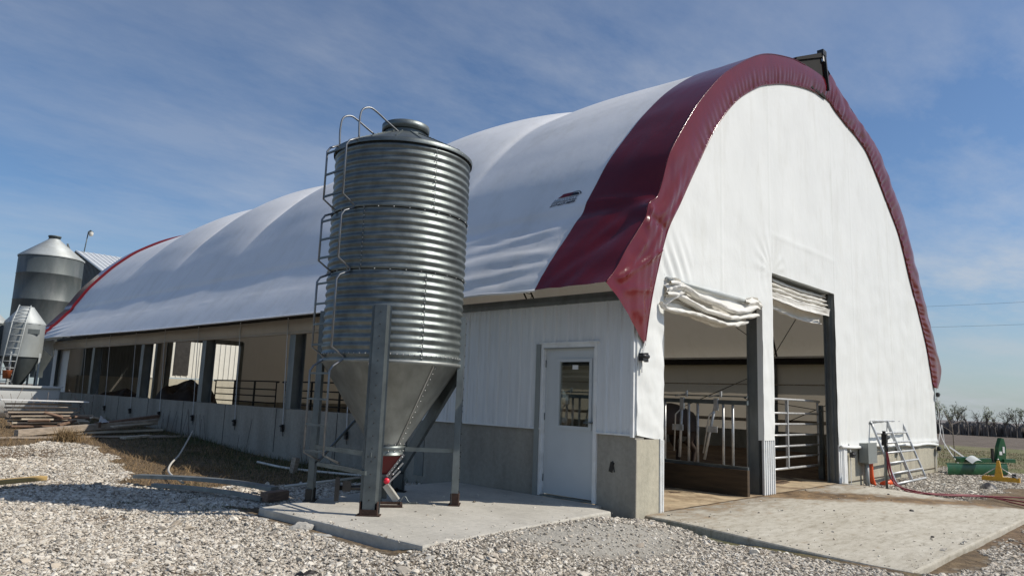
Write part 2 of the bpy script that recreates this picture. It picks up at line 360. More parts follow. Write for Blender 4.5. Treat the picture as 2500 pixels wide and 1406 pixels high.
# zone mask stored per vertex: R gravel, G dust, B brown dirt
col = np.zeros((len(gv), 4), np.float32); col[:, 3] = 1
for i, (x, y, z) in enumerate(gv):
    if -31 < x < 20 and -15 < y < 17:
        col[i, 0] = is_gravel(x, y); col[i, 1] = dust(x, y); col[i, 2] = brown(x, y)
me = bpy.data.meshes.new('ground'); me.from_pydata(gv, [], gf); me.update()
me.polygons.foreach_set('use_smooth', [True] * len(gf))
ca = me.color_attributes.new('zone', 'FLOAT_COLOR', 'POINT'); ca.data.foreach_set('color', col.ravel())
def ground_mat():
    m = bpy.data.materials.new('yard_ground'); t, b, o = nt(m)
    a = t.nodes.new('ShaderNodeAttribute'); a.attribute_name = 'zone'
    s = t.nodes.new('ShaderNodeSeparateColor'); t.links.new(a.outputs['Color'], s.inputs[0])
    P = coords(t)
    xyz = t.nodes.new('ShaderNodeSeparateXYZ'); tc = t.nodes.new('ShaderNodeTexCoord'); t.links.new(tc.outputs['Object'], xyz.inputs[0])
    vor = t.nodes.new('ShaderNodeTexVoronoi'); vor.inputs['Scale'].default_value = 30; t.links.new(P, vor.inputs['Vector'])
    vr = t.nodes.new('ShaderNodeSeparateColor'); t.links.new(vor.outputs['Color'], vr.inputs[0])
    grav = ramp(t, vr.outputs[0], [(0, (.03, .025, .018)), (.35, (.08, .068, .05)), (.7, (.17, .15, .12)), (1, (.36, .33, .27))])  # gravel bed, darkened to paint the shade in gaps between stones
    f1 = noisef(t, P, 7, 8, .7); f0 = noisef(t, P, .5, 6, .6); f2 = noisef(t, P, 45, 5, .7)
    straw = ramp(t, f1, [(.28, (.04, .027, .015)), (.45, (.10, .068, .036)), (.6, (.17, .12, .065)), (.8, (.27, .21, .12))])
    green = ramp(t, f1, [(.3, (.022, .035, .010)), (.6, (.06, .085, .022)), (.8, (.13, .14, .05))])
    # green grass close to the barn's long wall and out on the far right
    def mr(src, x0, x1, y0=0, y1=1):
        n = t.nodes.new('ShaderNodeMapRange'); n.clamp = True
        for i, v in enumerate((x0, x1, y0, y1)): n.inputs[i + 1].default_value = v
        t.links.new(src, n.inputs[0]); return n.outputs[0]
    def mth(op, a_, b_):
        n = t.nodes.new('ShaderNodeMath'); n.operation = op
        for i, x in enumerate((a_, b_)):
            if isinstance(x, (int, float)): n.inputs[i].default_value = x
            else: t.links.new(x, n.inputs[i])
        return n.outputs[0]
    gfac = mth('MULTIPLY', mth('MULTIPLY', mr(xyz.outputs['X'], -2.2, -.6), mr(xyz.outputs['X'], .5, 1.2, 1, 0)), mr(f0, .4, .65))
    soil = mixc(t, gfac, straw, green)
    rgt = mr(xyz.outputs['X'], 14, 17)
    rg = mixc(t, mr(mth('ADD', f0, mth('MULTIPLY', mth('SUBTRACT', f1, .5), .8)), .42, .62), ramp(t, f1, [(.3, (.06, .075, .02)), (.7, (.17, .17, .06))]), ramp(t, f1, [(.3, (.12, .09, .05)), (.7, (.27, .22, .13))]))
    soil = mixc(t, rgt, soil, rg)
    # ploughed field beyond
    dist = mth('ADD', mth('MULTIPLY', xyz.outputs['X'], .97), mth('MULTIPLY', xyz.outputs['Y'], .2))
    fld = mr(mth('ADD', dist, mth('MULTIPLY', f0, 4)), 52, 55)
    fn = noisef(t, coords(t, (.22, .5, 1)), 1.6, 8, .8)
    field = ramp(t, fn, [(.3, (.06, .045, .032)), (.5, (.11, .085, .062)), (.66, (.18, .145, .11)), (.8, (.34, .29, .22))])
    soil = mixc(t, fld, soil, field)
    c = mixc(t, s.outputs[0], soil, grav)
    br = ramp(t, f1, [(.3, (.06, .035, .018)), (.7, (.22, .15, .085))])
    c = mixc(t, mth('MULTIPLY', s.outputs[2], mr(f1, .2, .5)), c, br)
    du = ramp(t, f2, [(.3, (.22, .21, .18)), (.7, (.42, .40, .355))])
    c = mixc(t, s.outputs[1], c, du)
    t.links.new(c, b.inputs['Base Color']); b.inputs['Roughness'].default_value = .95
    n = bump(t, b, vor.outputs['Distance'], .5, .012); bump(t, b, f1, .6, .04, n)
    return m
me.materials.append(ground_mat())
ground = bpy.data.objects.new('ground', me); C.objects.link(ground); tag(ground, kind='structure')

# ------------------------------------------------------------------ gravel stones (points carried by a mesh, instanced by nodes)
def stone_mat():
    m = bpy.data.materials.new('gravel_stone'); t, b, o = nt(m)
    oi = t.nodes.new('ShaderNodeObjectInfo')
    c = ramp(t, oi.outputs['Random'], [(0, (.10, .085, .065)), (.14, (.26, .21, .155)), (.34, (.46, .41, .33)), (.58, (.76, .715, .62)), (.82, (.50, .42, .32)), (1, (.84, .80, .71))])
    f = noisef(t, coords(t), 14, 4); c = mixc(t, .3, c, ramp(t, f, [(.3, (.2, .18, .15)), (.7, (.62, .6, .55))]))
    t.links.new(c, b.inputs['Base Color']); b.inputs['Roughness'].default_value = .9
    return m
M['stone'] = stone_mat()
def stones(name, pts, scl, label, cat):
    me = bpy.data.meshes.new(name); me.from_pydata([tuple(p) for p in pts], [], [])
    at = me.attributes.new('sc', 'FLOAT', 'POINT'); at.data.foreach_set('value', np.asarray(scl, np.float32))
    me.materials.append(M['stone'])
    o = bpy.data.objects.new(name, me); C.objects.link(o); tag(o, label, cat, kind='stuff')
    g = bpy.data.node_groups.new(name + '_scatter', 'GeometryNodeTree')
    g.interface.new_socket('Geometry', in_out='INPUT', socket_type='NodeSocketGeometry'); g.interface.new_socket('Geometry', in_out='OUTPUT', socket_type='NodeSocketGeometry')
    gi = g.nodes.new('NodeGroupInput'); go = g.nodes.new('NodeGroupOutput'); L = g.links.new
    m2p = g.nodes.new('GeometryNodeMeshToPoints'); L(gi.outputs[0], m2p.inputs[0])
    iop = g.nodes.new('GeometryNodeInstanceOnPoints'); L(m2p.outputs[0], iop.inputs['Points'])
    join = g.nodes.new('GeometryNodeGeometryToInstance')
    for k in range(4):
        ic = g.nodes.new('GeometryNodeMeshIcoSphere'); ic.inputs['Radius'].default_value = 1; ic.inputs['Subdivisions'].default_value = 2
        sp = g.nodes.new('GeometryNodeSetPosition'); pos = g.nodes.new('GeometryNodeInputPosition')
        ad = g.nodes.new('ShaderNodeVectorMath'); ad.operation = 'ADD'; ad.inputs[1].default_value = (k * 7.3, k * 3.1, 0); L(pos.outputs[0], ad.inputs[0])
        vo = g.nodes.new('ShaderNodeTexVoronoi'); vo.inputs['Scale'].default_value = .75; L(ad.outputs[0], vo.inputs['Vector'])
        sub = g.nodes.new('ShaderNodeVectorMath'); sub.operation = 'SUBTRACT'; sub.inputs[1].default_value = (.5, .5, .5); L(vo.outputs['Color'], sub.inputs[0])
        scn = g.nodes.new('ShaderNodeVectorMath'); scn.operation = 'SCALE'; scn.inputs['Scale'].default_value = .75; L(sub.outputs[0], scn.inputs[0])
        L(ic.outputs[0], sp.inputs[0]); L(scn.outputs[0], sp.inputs['Offset'])
        sm = g.nodes.new('GeometryNodeSetMaterial'); sm.inputs['Material'].default_value = M['stone']; L(sp.outputs[0], sm.inputs[0])
        L(sm.outputs[0], join.inputs[0])
    L(join.outputs[0], iop.inputs['Instance']); iop.inputs['Pick Instance'].default_value = True
    ri = g.nodes.new('FunctionNodeRandomValue'); ri.data_type = 'INT'
    [s_ for s_ in ri.inputs if s_.name == 'Max' and s_.type == 'INT'][0].default_value = 3
    L([s_ for s_ in ri.outputs if s_.type == 'INT'][0], iop.inputs['Instance Index'])
    rr = g.nodes.new('FunctionNodeRandomValue'); rr.data_type = 'FLOAT_VECTOR'; rr.inputs[1].default_value = (.5, .5, 6.28); rr.inputs[0].default_value = (-.5, -.5, 0)
    L(rr.outputs[0], iop.inputs['Rotation'])
    na = g.nodes.new('GeometryNodeInputNamedAttribute'); na.inputs[0].default_value = 'sc'
    rs = g.nodes.new('FunctionNodeRandomValue'); rs.data_type = 'FLOAT_VECTOR'; rs.inputs[0].default_value = (.75, .55, .4); rs.inputs[1].default_value = (1.35, 1.0, .75); rs.inputs['Seed'].default_value = 5
    mu = g.nodes.new('ShaderNodeVectorMath'); mu.operation = 'SCALE'; L(rs.outputs[0], mu.inputs[0]); L(na.outputs[0], mu.inputs['Scale'])
    L(mu.outputs[0], iop.inputs['Scale'])
    L(iop.outputs[0], go.inputs[0])
    md = o.modifiers.new('scatter', 'NODES'); md.node_group = g
    return o
CAMP = (-7.8606, -5.3386, 1.3518)
def scatter_gravel(n, x0, x1, y0, y1):
    X = rng.uniform(x0, x1, n); Y = rng.uniform(y0, y1, n); pts = []; sc = []
    for x, y in zip(X, Y):
        dx, dy = x - CAMP[0], y - CAMP[1]; d = math.hypot(dx, dy)
        ang = math.degrees(math.atan2(dx, dy))
        if d < 3.0 or not (5 < ang < 90): continue
        if not is_gravel(x, y):
            onpad = -3.62 < x < -.35 and .0 < y < 2.5; onap = .25 < x < 7.1 and -3.1 < y < -.1
            e = min(x + 3.62, y + .1, 9) if onpad else min(x - .2, y + 3.15) if onap else 9
            if (onpad or onap) and rng.random() < .006 + .10 * math.exp(-max(0, e) / .12):
                s = .006 * math.exp(rng.normal(0, .5)); pts.append((x, y, (0 if onpad else -.075 - .12 * sst(0, 3.1, -y)) + s * .3)); sc.append(s)
            continue
        du = dust(x, y); b = brown(x, y)
        if rng.random() < du * .86 or rng.random() < b * .80: continue
        s = .0108 * math.exp(rng.normal(0, .36)) * (1 + .35 * sst(6, 14, d))
        if rng.random() < .012: s *= 1.9
        pts.append((x, y, gh(x, y) + s * .25 * rng.random())); sc.append(s)
    return pts, sc
p1, s1 = scatter_gravel(330000, -8, 3.5, -5.2, 6)
p2, s2 = scatter_gravel(90000, -9, 0, 6, 15)
p3, s3 = scatter_gravel(40000, 3.5, 17, -6, .4)
stones('gravel', p1 + p2 + p3, s1 + s2 + s3, 'pale loose crushed stone covering the yard in front of the barn', 'gravel')

# ------------------------------------------------------------------ grass
def blades(name, spec, mat, label, cat):
    vs = []; fs = []
    for (x, y, h, w, lean) in spec:
        a = rng.uniform(0, 2 * PI); z = gh(x, y) - .01; la = rng.uniform(0, 2 * PI)
        dx, dy = w * math.cos(a), w * math.sin(a); lx, ly = h * lean * math.cos(la), h * lean * math.sin(la)
        k = len(vs); hz = h * math.sqrt(max(.05, 1 - lean * lean * .8))
        vs += [(x - dx, y - dy, z), (x + dx, y + dy, z), (x + lx * .4 + dx * .7, y + ly * .4 + dy * .7, z + hz * .6), (x + lx * .4 - dx * .7, y + ly * .4 - dy * .7, z + hz * .6), (x + lx, y + ly, z + hz)]
        fs += [(k, k + 1, k + 2, k + 3), (k + 3, k + 2, k + 4)]
    me = bpy.data.meshes.new(name); me.from_pydata(vs, [], fs); me.materials.append(M[mat])
    o = bpy.data.objects.new(name, me); C.objects.link(o); return tag(o, label, cat, kind='stuff')
M['straw'] = simple('dry_straw', (.235, .16, .08), .85, 0, .5, 9)
M['grass'] = simple('green_grass', (.045, .065, .018), .8, 0, .5, 6)
spec = []; spg = []
for _ in range(60000):
    x = rng.uniform(-9, 0); y = rng.uniform(3.6, 20)
    if is_gravel(x, y):
        if rng.random() > .008: continue
    if rng.random() < .3 * (y > 14): continue
    g = sst(-2.6, -.7, x) * (.85 if y < 14 else .4)
    if rng.random() < g:
        tall = 1 + 3.2 * sst(-.9, -.1, x) * max(0, nz(y * 1.1, 4) + .2)
        spg.append((x, y, rng.uniform(.03, .11) * tall, .004, rng.uniform(.1, .9)))
        if rng.random() < .12: spec.append((x, y, rng.uniform(.05, .3), .003, rng.uniform(.3, .95)))
    else:
        spec.append((x, y, rng.uniform(.03, .12) * (1 + .8 * (nz(x, y, 7) > .25)), .0045, rng.uniform(.6, 1.)))
# a straw tussock by the timbers
for _ in range(700):
    a = rng.uniform(0, 2 * PI); r = abs(rng.normal(0, .16)); spec.append((-3.0 + r * math.cos(a), 12.9 + r * math.sin(a), rng.uniform(.15, .42), .005, rng.uniform(.3, .95)))
for (cx, cy) in ((-3.2, 5.9), (-4.0, 3.3), (-3.6, 4.6), (-4.5, 4.4), (7.9, -1.3), (14.3, -.1)):
    for _ in range(260):
        spg.append((cx + rng.normal(0, .18), cy + rng.normal(0, .18), rng.uniform(.02, .06), .004, rng.uniform(.2, .9)))
for _ in range(15000):
    x = rng.uniform(14.3, 40); y = rng.uniform(-3, 8 + x * .2)
    if is_gravel(x, y): continue
    (spg if rng.random() < .55 else spec).append((x, y, rng.uniform(.03, .12), .008, rng.uniform(.3, .9)))
for _ in range(2500):
    x = rng.uniform(1.5, 10); y = rng.uniform(-7, -3.3)
    spec.append((x, y, rng.uniform(.02, .08), .004, rng.uniform(.7, 1)))
blades('dry_grass', spec, 'straw', 'dead straw coloured grass between the gravel and the long wall', 'dry grass')
blades('green_grass', spg, 'grass', 'dark green grass tufts along the foot of the long concrete wall', 'grass')

# ------------------------------------------------------------------ slabs
def slab(name, poly, ztop, zbot, mat, n=60):
    mb = MB(); P = []
    for i in range(len(poly)):
        a = poly[i]; b = poly[(i + 1) % len(poly)]; k = max(2, int(math.dist(a, b) / .12))
        for j in range(k):
            t = j / k; x = a[0] + (b[0] - a[0]) * t; y = a[1] + (b[1] - a[1]) * t
            P.append((x + .012 * nz(x * 6, y * 6), y + .012 * nz(x * 6, y * 6, 4)))
    cx = sum(p[0] for p in P) / len(P); cy = sum(p[1] for p in P) / len(P)
    zt = ztop if callable(ztop) else (lambda x, y: ztop)
    rings = [1, .997, .985, .9, .8, .7, .6, .5, .4, .3, .2, .1]; vs = []; m = len(P)
    vs += [(x, y, zbot) for x, y in P]
    for q, r in enumerate(rings):
        for x, y in P:
            X = cx + (x - cx) * r; Y = cy + (y - cy) * r; vs.append((X, Y, zt(X, Y) - (.02 if q == 0 else .006 if q == 1 else 0)))
    vs.append((cx, cy, zt(cx, cy))); fs = []
    for q in range(len(rings)):
        for i in range(m): fs.append((q * m + i, q * m + (i + 1) % m, (q + 1) * m + (i + 1) % m, (q + 1) * m + i))
    for i in range(m): fs.append((len(rings) * m + i, len(rings) * m + (i + 1) % m, len(vs) - 1))
    mb.add(vs, fs, False); return mb.build(name, mat)
o = slab('silo_pad', [(-3.7, 2.62), (-3.52, -.12), (-.32, .13), (-.28, .42), (-.02, .5), (-.015, 3.42), (-.8, 3.42)], 0., -.35, 'concpad'); tag(o, kind='structure')
o = slab('apron', [(.21, -3.12), (7.25, -3.18), (7.2, .115), (.21, .115)], lambda x, y: -.075 - .12 * sst(0, 3.1, -y) + .004 * nz(x, y), -.45, 'apron'); tag(o, kind='structure')
# barn floor
mb = MB(); mb.grid(lambda u, v: (.22 + u * 13.7, -.015 + v * 27.0, -.07 + .03 * nz(u * 40, v * 60) * sst(0, 1.5, v * 27) + .12 * sst(1.2, 3, v * 27) * sst(3.2, 4.5, u * 13.7)), 90, 160)
M['tanfloor'] = simple('tracked_concrete_floor', (.42, .33, .21), .9, 0, .3, 3, (1, 1, 1), .3, 25, .02, (.14, .08, .04), .9, 1.6)
M['floor'] = simple('barn_floor_bedding', (.10, .062, .036), .95, 0, .5, 5, (1, 1, 1), .6, 25, .03, (.20, .15, .10), .6, 1.2)
o = mb.build('barn_floor', 'floor'); tag(o, kind='structure')
mb = MB(); mb.grid(lambda u, v: (.22 + u * 6.9, -.0 + v * (1.7 + .3 * nz(u * 5, 1)), -.068 + .004 * nz(u * 20, v * 4)), 60, 16); o = mb.build('entrance_floor', 'tanfloor'); tag(o, kind='structure')

# ================================================================== BARN
barn = empty('hoop_barn', (7, 0, 0), 'long hoop barn with white fabric roof, maroon edging and two tall open doorways', 'barn')
def bp(mb, name, mat, parent=None, fix=False):
    o = mb.build(name, mat, None, None, fix)
    p = parent or barn
    o.parent = p
    o.matrix_parent_inverse = Matrix.Translation(-Vector(p.location)) if p is barn else Matrix.Identity(4)
    return o
LEN = 27.2
PROF_L = [(-.72, 2.80), (-.40, 3.26), (-.12, 3.62), (.14, 3.98), (.42, 4.45), (.72, 4.96), (1.14, 5.5), (1.56, 5.98), (2.21, 6.59), (2.93, 7.10), (3.6, 7.47), (4.3, 7.76), (5.0, 7.96), (5.7, 8.09), (6.4, 8.18)]
PROF_R = [(6.62, 8.52), (6.96, 8.44), (7.54, 8.2), (8.62, 7.92), (9.94, 7.52), (10.89, 6.88), (11.91, 6.05), (13.03, 4.62), (13.75, 3.68), (14.5, 2.7)]
PL = interp_curve(PROF_L, 170); PR = interp_curve(PROF_R, 70)
HOOPS = [.15, 4.25, 8.75, 13.25, 17.6, 22.25, 26.95]
def pnorm(P, i):
    a = P[max(0, i - 1)]; b = P[min(len(P) - 1, i + 1)]; d = b - a; d = d / np.linalg.norm(d); return np.array([-d[1], d[0]])
def bulge(x, z, y):
    k = 0
    while k < len(HOOPS) - 2 and y > HOOPS[k + 1]: k += 1
    t = (y - HOOPS[k]) / (HOOPS[k + 1] - HOOPS[k]); t = min(1, max(0, t))
    amp = (.1, .26, .28, .28, .24, .06)[min(k, 5)]
    s = (math.sin(PI * t) ** .62) * amp if k else .06 * math.sin(PI * t * t)
    w = sst(4.5, 6.9, z) * (1 - .55 * sst(3.5, 6.4, x))
    if x > 7: w = sst(4.0, 5.5, z) * (.45 + .55 * sst(8, 10, x))
    return s * w
def wrinkle(x, z, y):
    d = 0
    if x < .4 and z < 4.35:
        m = sst(1.0, 1.5, y) * sst(3.9, 2.6, y - (4.3 - z) * .35) * sst(4.25, 4.05, z)
        ph = z * 20 + (y - 1) * 1.6 + 3.0 * nz(y * .7, z * 2.2)
        d += m * (.017 * math.sin(ph) * (.45 + .9 * abs(nz(y * .8, z * 2.6, 3))) + .012 * nz(y * 1.6, z * 14, 5))
        m2 = sst(23.0, 26.2, y) * sst(3.6, 3.0, z); d += m2 * .02 * math.sin(z * 26 + y * 2.5)
        # hip fold line + shallow crumples
        d += .02 * math.exp(-((z - 4.22 - .03 * nz(y * .5, 1)) / .045) ** 2) * (.35 + .9 * max(0, nz(y * .9, 2)))
        d += .008 * math.exp(-((z - 3.45) / .03) ** 2) * max(0, nz(y * 1.2, 6) + .1) * 2
        d -= .03 * math.exp(-((z - 4.08) / .12) ** 2)
    d += .006 * nz(x * 1.1 + y * .6, z * 1.8, y * .35)
    if 1.5 < y < 4 and z > 4.3: d += .006 * math.sin(z * 22 + y * 4) * max(0, nz(y * 1.1, z * .8, 4))
    return d
def yband(z): return .86 + .30 * sst(7.5, 2.9, z)
def surf(P, i, y, extra=0):
    p = P[i]; n = pnorm(P, i); d = bulge(p[0], p[1], y) + wrinkle(p[0], p[1], y) + extra
    sag = 0
    if P is PL: sag = .09 * sst(13, 27, y) * sst(3.6, 2.8, p[1])
    return (p[0] + n[0] * d, y, p[1] + n[1] * d + sag)
def sgrid(P, y0f, y1f, ny, extra=0):
    nP = len(P)
    def fn(u, v):
        i = int(round(u * (nP - 1))); z = P[i][1]; a = y0f(z); b = y1f(z); return surf(P, i, a + (b - a) * v, extra)
    return fn, nP - 1, ny
YF = LEN - .78
mb = MB(); mb.grid(*sgrid(PL, yband, lambda z: YF, 360)); mb.grid(*sgrid(PR, yband, lambda z: YF, 120))
bp(mb, 'roof_cover', 'roof')
mb = MB(); mb.tube([surf(PL, 0, y) for y in np.linspace(1.16, YF, 120)], .018, 8); bp(mb, 'eave_hem', 'roof')
mb = MB(); mb.tube([surf(PR, len(PR) - 1, y) for y in np.linspace(1.1, YF, 60)], .03, 8); bp(mb, 'eave_hem', 'roof')
# maroon bands
def dent(x, z, y):
    e = 0
    if z < 4.6 and x < 1:
        e += -.10 * math.exp(-((z - 3.98) / .12) ** 2) * sst(.8, 0, y) + .03 * math.exp(-((z - 4.2) / .07) ** 2)
        e += -.05 * math.exp(-(((z - 3.4) - .9 * (.5 - y)) / .14) ** 2) * sst(0.05, .3, y) * sst(1., .6, y)
        e += .012 * math.sin((z * 1.0 + y * 1.8) * 9 + 2 * nz(z * 2, y * 3)) * sst(4.4, 3.6, z)
    e += .012 * nz(z * 2.2, y * 5, x)
    return e
CREST = [(-.80, 2.80), (-.59, 3.0), (-.38, 3.28), (-.12, 3.58), (.06, 3.80), (.13, 4.0), (.33, 4.14), (.45, 4.36), (.6, 4.74), (.74, 4.98), (1.14, 5.5), (1.53, 5.95), (2.19, 6.57), (2.91, 7.08), (3.53, 7.45), (4.12, 7.70), (4.98, 7.95), (5.49, 8.04), (6.0, 8.11), (6.54, 8.15)]
CR = interp_curve(CREST, 170)
def bandfn(u, v):
    i = int(round(u * 169)); b = yband(PL[i][1])
    y = -.08 + (b + .08) * v
    p = np.array(surf(PL, i, y, .012 + dent(PL[i][0], PL[i][1], max(y, 0)) * (1 - v * v)))
    c = np.array((CR[i][0], -.08, CR[i][1])); w = (1 - v) ** 2
    q = p * (1 - w) + c * w
    return (q[0], y, q[2])
mb = MB(); mb.grid(bandfn, 169, 16)
fn, a, b = sgrid(PR, lambda z: -.06, yband, 12, .012); mb.grid(fn, a, b)
bp(mb, 'gable_band', 'maroon')
mb = MB(); fn, a, b = sgrid(PL, lambda z: YF - .01, lambda z: LEN + .12, 12, .10); mb.grid(fn, a, b); mb.grid(lambda u, v: surf(PL, int(round(u * 169)), YF - .01, .10 * v - .02 * (1 - v)), 169, 3); fn, a, b = sgrid(PR, lambda z: YF - .01, lambda z: LEN + .12, 8, .014); mb.grid(fn, a, b)
bp(mb, 'gable_band', 'maroon')
# fascia that folds over onto the gable face
OUT = CREST[:-1] + [(6.54, 8.15), (6.80, 8.12), (7.0, 8.36), (7.54, 8.17), (8.62, 7.88), (9.94, 7.55), (10.89, 6.90), (11.91, 6.10), (13.03, 4.66), (13.75, 3.72), (14.35, 2.92), (14.62, 2.5), (14.22, 2.0)]
INN = [(.14, 2.09), (.25, 2.58), (.39, 3.03), (.67, 3.72), (1.0, 4.19), (1.47, 4.86), (2.11, 5.71), (2.82, 6.39), (3.6, 6.90), (4.1, 7.13), (4.82, 7.39), (5.8, 7.65), (6.6, 7.77), (7.0, 7.78), (7.38, 7.68), (7.9, 7.58), (8.79, 7.44), (9.47, 7.20), (10.53, 6.47), (11.52, 5.7), (12.38, 4.57), (13.45, 3.15), (13.95, 2.02)]
NF = 620
# match fractions: key correspondences (outer frac, inner frac)
def fracs(P):
    P = np.array(P); s = np.r_[0, np.cumsum(np.linalg.norm(np.diff(P, axis=0), axis=1))]; return s / s[-1]
fo = fracs(OUT); fi = fracs(INN)
def at(P, f, x): # fraction where x reached
    P = np.array(P); return float(np.interp(x, P[:, 0], f))
ko = [0, at(OUT, fo, -.38), at(OUT, fo, .13), at(OUT, fo, .74), at(OUT, fo, 1.53), at(OUT, fo, 3.53), at(OUT, fo, 5.49), at(OUT, fo, 6.8), at(OUT, fo, 7.54), at(OUT, fo, 9.94), at(OUT, fo, 11.91), at(OUT, fo, 13.75), 1]
ki = [0, at(INN, fi, .30), at(INN, fi, .67), at(INN, fi, 1.30), at(INN, fi, 2.05), at(INN, fi, 3.85), at(INN, fi, 5.5), at(INN, fi, 6.8), at(INN, fi, 7.4), at(INN, fi, 9.6), at(INN, fi, 11.4), at(INN, fi, 13.0), 1]
tt = np.linspace(0, 1, NF + 1)
FO = interp_curve(OUT, tt); FI = interp_curve(INN, np.interp(tt, ko, ki))
arc = np.r_[0, np.cumsum(np.linalg.norm(np.diff(FO, axis=0), axis=1))]
def fascia(u, v):
    i = int(round(u * NF)); o_ = FO[i]; n_ = FI[i]; s = arc[i]
    p = o_ * (1 - v) + n_ * v
    y = -.09 - .022 * math.sin(PI * min(1, v * 1.15)) + .035 * v
    pl = sst(2.6, 3.4, s)
    f = (math.sin(s * 34 + 3 * nz(s * 2, 0)) * .5 + nz(s * 9, v * .8) * 1.1)
    y += pl * f * .013 * sst(.25, .95, v)
    y += pl * .010 * math.sin(s * 75 + 2 * nz(s * 5, 3)) * sst(.82, 1, v)
    if s < 3.4:   # big loose folds on the lower flap
        m = sst(3.4, 2.2, s)
        y += m * (-.022 * math.exp(-((v - .45 - .35 * (s - .6)) / .12) ** 2) + .014 * math.sin(v * 9 - s * 3.4) * (1 - abs(2 * v - 1)) + .012 * nz(s * 3, v * 2.5) + .004 * math.sin((s * 1.3 + v * 2.2) * 11) * v)
    if 10.5 < s: y += .02 * nz(s * 3, v * 2)
    def rg(a, b, h, wd):
        return h * math.exp(-segd(p[0], p[1], a, b) / wd)
    if s < 4:
        y -= rg((-.55, 2.88), (.50, 3.42), .045, .022) + rg((-.5, 2.86), (.05, 3.45), .03, .022) + rg((-.45, 2.75), (.25, 2.85), .018, .03) + rg((-.2, 2.5), (.2, 2.62), .014, .025) + rg((.15, 3.3), (.6, 3.9), .016, .03) + rg((.10, 3.7), (.20, 3.95), .04, .04) - rg((.12, 3.85), (.55, 3.75), .03, .06) + rg((.0, 2.45), (.13, 2.52), .02, .05)
    y = min(y, -.03)
    if v > .999: y = -.045
    return (p[0], y, p[1])
mb = MB(); mb.grid(fascia, NF, 22)
mb.tube([(FI[i][0], -.04, FI[i][1]) for i in range(0, NF, 2)], .014, 6)
bp(mb, 'gable_fascia', 'maroon')
mb = MB(); mb.tube([(FO[i][0], -.092, FO[i][1]) for i in range(0, int(NF * .42), 1)], .009, 6)
bp(mb, 'fascia_piping', 'maroon')
# far end closing flap
mb = MB(); mb.add([(-.72, LEN + .1, 2.8), (-.05, LEN + .05, 2.95), (-.05, LEN, 2.25), (-.05, LEN - .9, 2.93), (-.72, LEN - .4, 2.79)], [(0, 1, 2), (0, 4, 3, 1)]); bp(mb, 'end_flap', 'gable')

# gable fabric with two doorways
oo = np.array(OUT); ii = np.array(INN)
def ztop(x):
    if x > 13.4: return float(np.interp(x, [13.4, 13.9, 14.05, 14.12], [3.45, 2.35, 1.9, 1.2]))
    a = np.interp(x, ii[:, 0], ii[:, 1]) if x > .14 else 2.4
    b = np.interp(x, oo[:, 0], oo[:, 1])
    return float(.45 * b + .55 * a)
def gy(x, z):
    d = 0
    d += .010 * nz(x * .9, z * .5) + .006 * nz(x * 2.5, z * 1.4, 3)
    # crumpled narrow strips by the doors
    if x < .7 and z < 3.1: d += .022 * nz(x * 3.2 + z * 1.6, z * 3.6, 2) + .012 * nz(x * 9, z * 9) * sst(3.1, 2.5, z) + .008 * math.sin(z * 13 + x * 9 + 3 * nz(z * 2, 1))
    if x < 1.4 and z > 3.0: d += .03 * math.sin((x * 1.0 + (z - 3.0) * .62) * 26) * math.exp(-((x - .9) / .45) ** 2 - ((z - 3.3) / .35) ** 2)
    if 3.6 < x < 4.15 and z < 3.9: d += .018 * nz(x * 6, z * 2.2, 8) + .012 * nz(x * 10, z * 5)
    # tension lines fanning from the right door corner and around it
    dx, dz = x - 4.1, z - 3.66
    if dz > -.1 and dx < .5: r = math.hypot(dx, dz); a = math.atan2(dz, dx); d += .014 * math.sin(a * 16) * math.exp(-((r - .35) / .35) ** 2) * (dx > -1)
    if x > 7.0 and z < 3.0:
        e = x - 7.05; d += .022 * math.sin((e * 5 - (z - .6) * 1.2) * 7) * math.exp(-e / .28) * sst(3, 1.2, z)
        d += .010 * math.sin(x * 14 + 2 * nz(x, z)) * sst(2.2, .9, z)
        d -= .03 * math.exp(-((z - .62) / .05) ** 2) * 1
    # vertical welds and the old rectangular crease
    for xw in (4.05, 7.05, 8.1, 10.6, 2.3, 12.6): d -= .014 * math.exp(-((x - xw) / .022) ** 2)
    d += -.024 * math.exp(-((z - 4.35 + (x - 4) * .0) / .03) ** 2) * sst(4, 4.2, x) * sst(7.2, 7, x) * .7
    d += .006 * sst(4.6, 4.3, z) * nz(x * 2.2, z * 3.3, 6) * 2
    return -.022 + d * .5
def strip(mb, x0, x1, zlo, nx, nzz=None):
    H = 7.7 - 0.5; 
    def fn(u, v):
        x = x0 + (x1 - x0) * u; a = zlo(x) if callable(zlo) else zlo; b = ztop(x); z = a + (b - a) * v
        return (x, gy(x, z), z)
    mb.grid(fn, nx, nzz or 130)
mb = MB()
strip(mb, 0.0, .64, lambda x: .93 - .08 * x / .64, 22, 90)
strip(mb, .64, 3.69, 3.02, 90, 90)
strip(mb, 3.69, 4.1, .80, 14, 150)
strip(mb, 4.1, 7.0, 3.66, 84, 90)
def hem(x): return .62 - .012 * (x - 7) + .015 * math.sin(x * 3)
strip(mb, 7.0, 14.12, hem, 200, 150)
# returns into the reveals
mb.grid(lambda u, v: (.64, -.022 + .12 * u, .85 + 2.17 * v), 2, 20)
mb.grid(lambda u, v: (0.0 + .0 * u, -.022 + .16 * u, .93 + 1.85 * v), 2, 30)
mb.grid(lambda u, v: (3.69, -.022 + .10 * u, .80 + 2.3 * v), 2, 20)
mb.grid(lambda u, v: (14.12 + .02 * v, -.02 + .12 * u, .5 + 1.9 * v), 2, 20)
bp(mb, 'gable_cover', 'gable')
mb = MB(); mb.tube([(x, gy(x, hem(x)) - .012, hem(x)) for x in np.linspace(7.02, 14.1, 60)], .03, 8); bp(mb, 'cover_hem', 'gable')
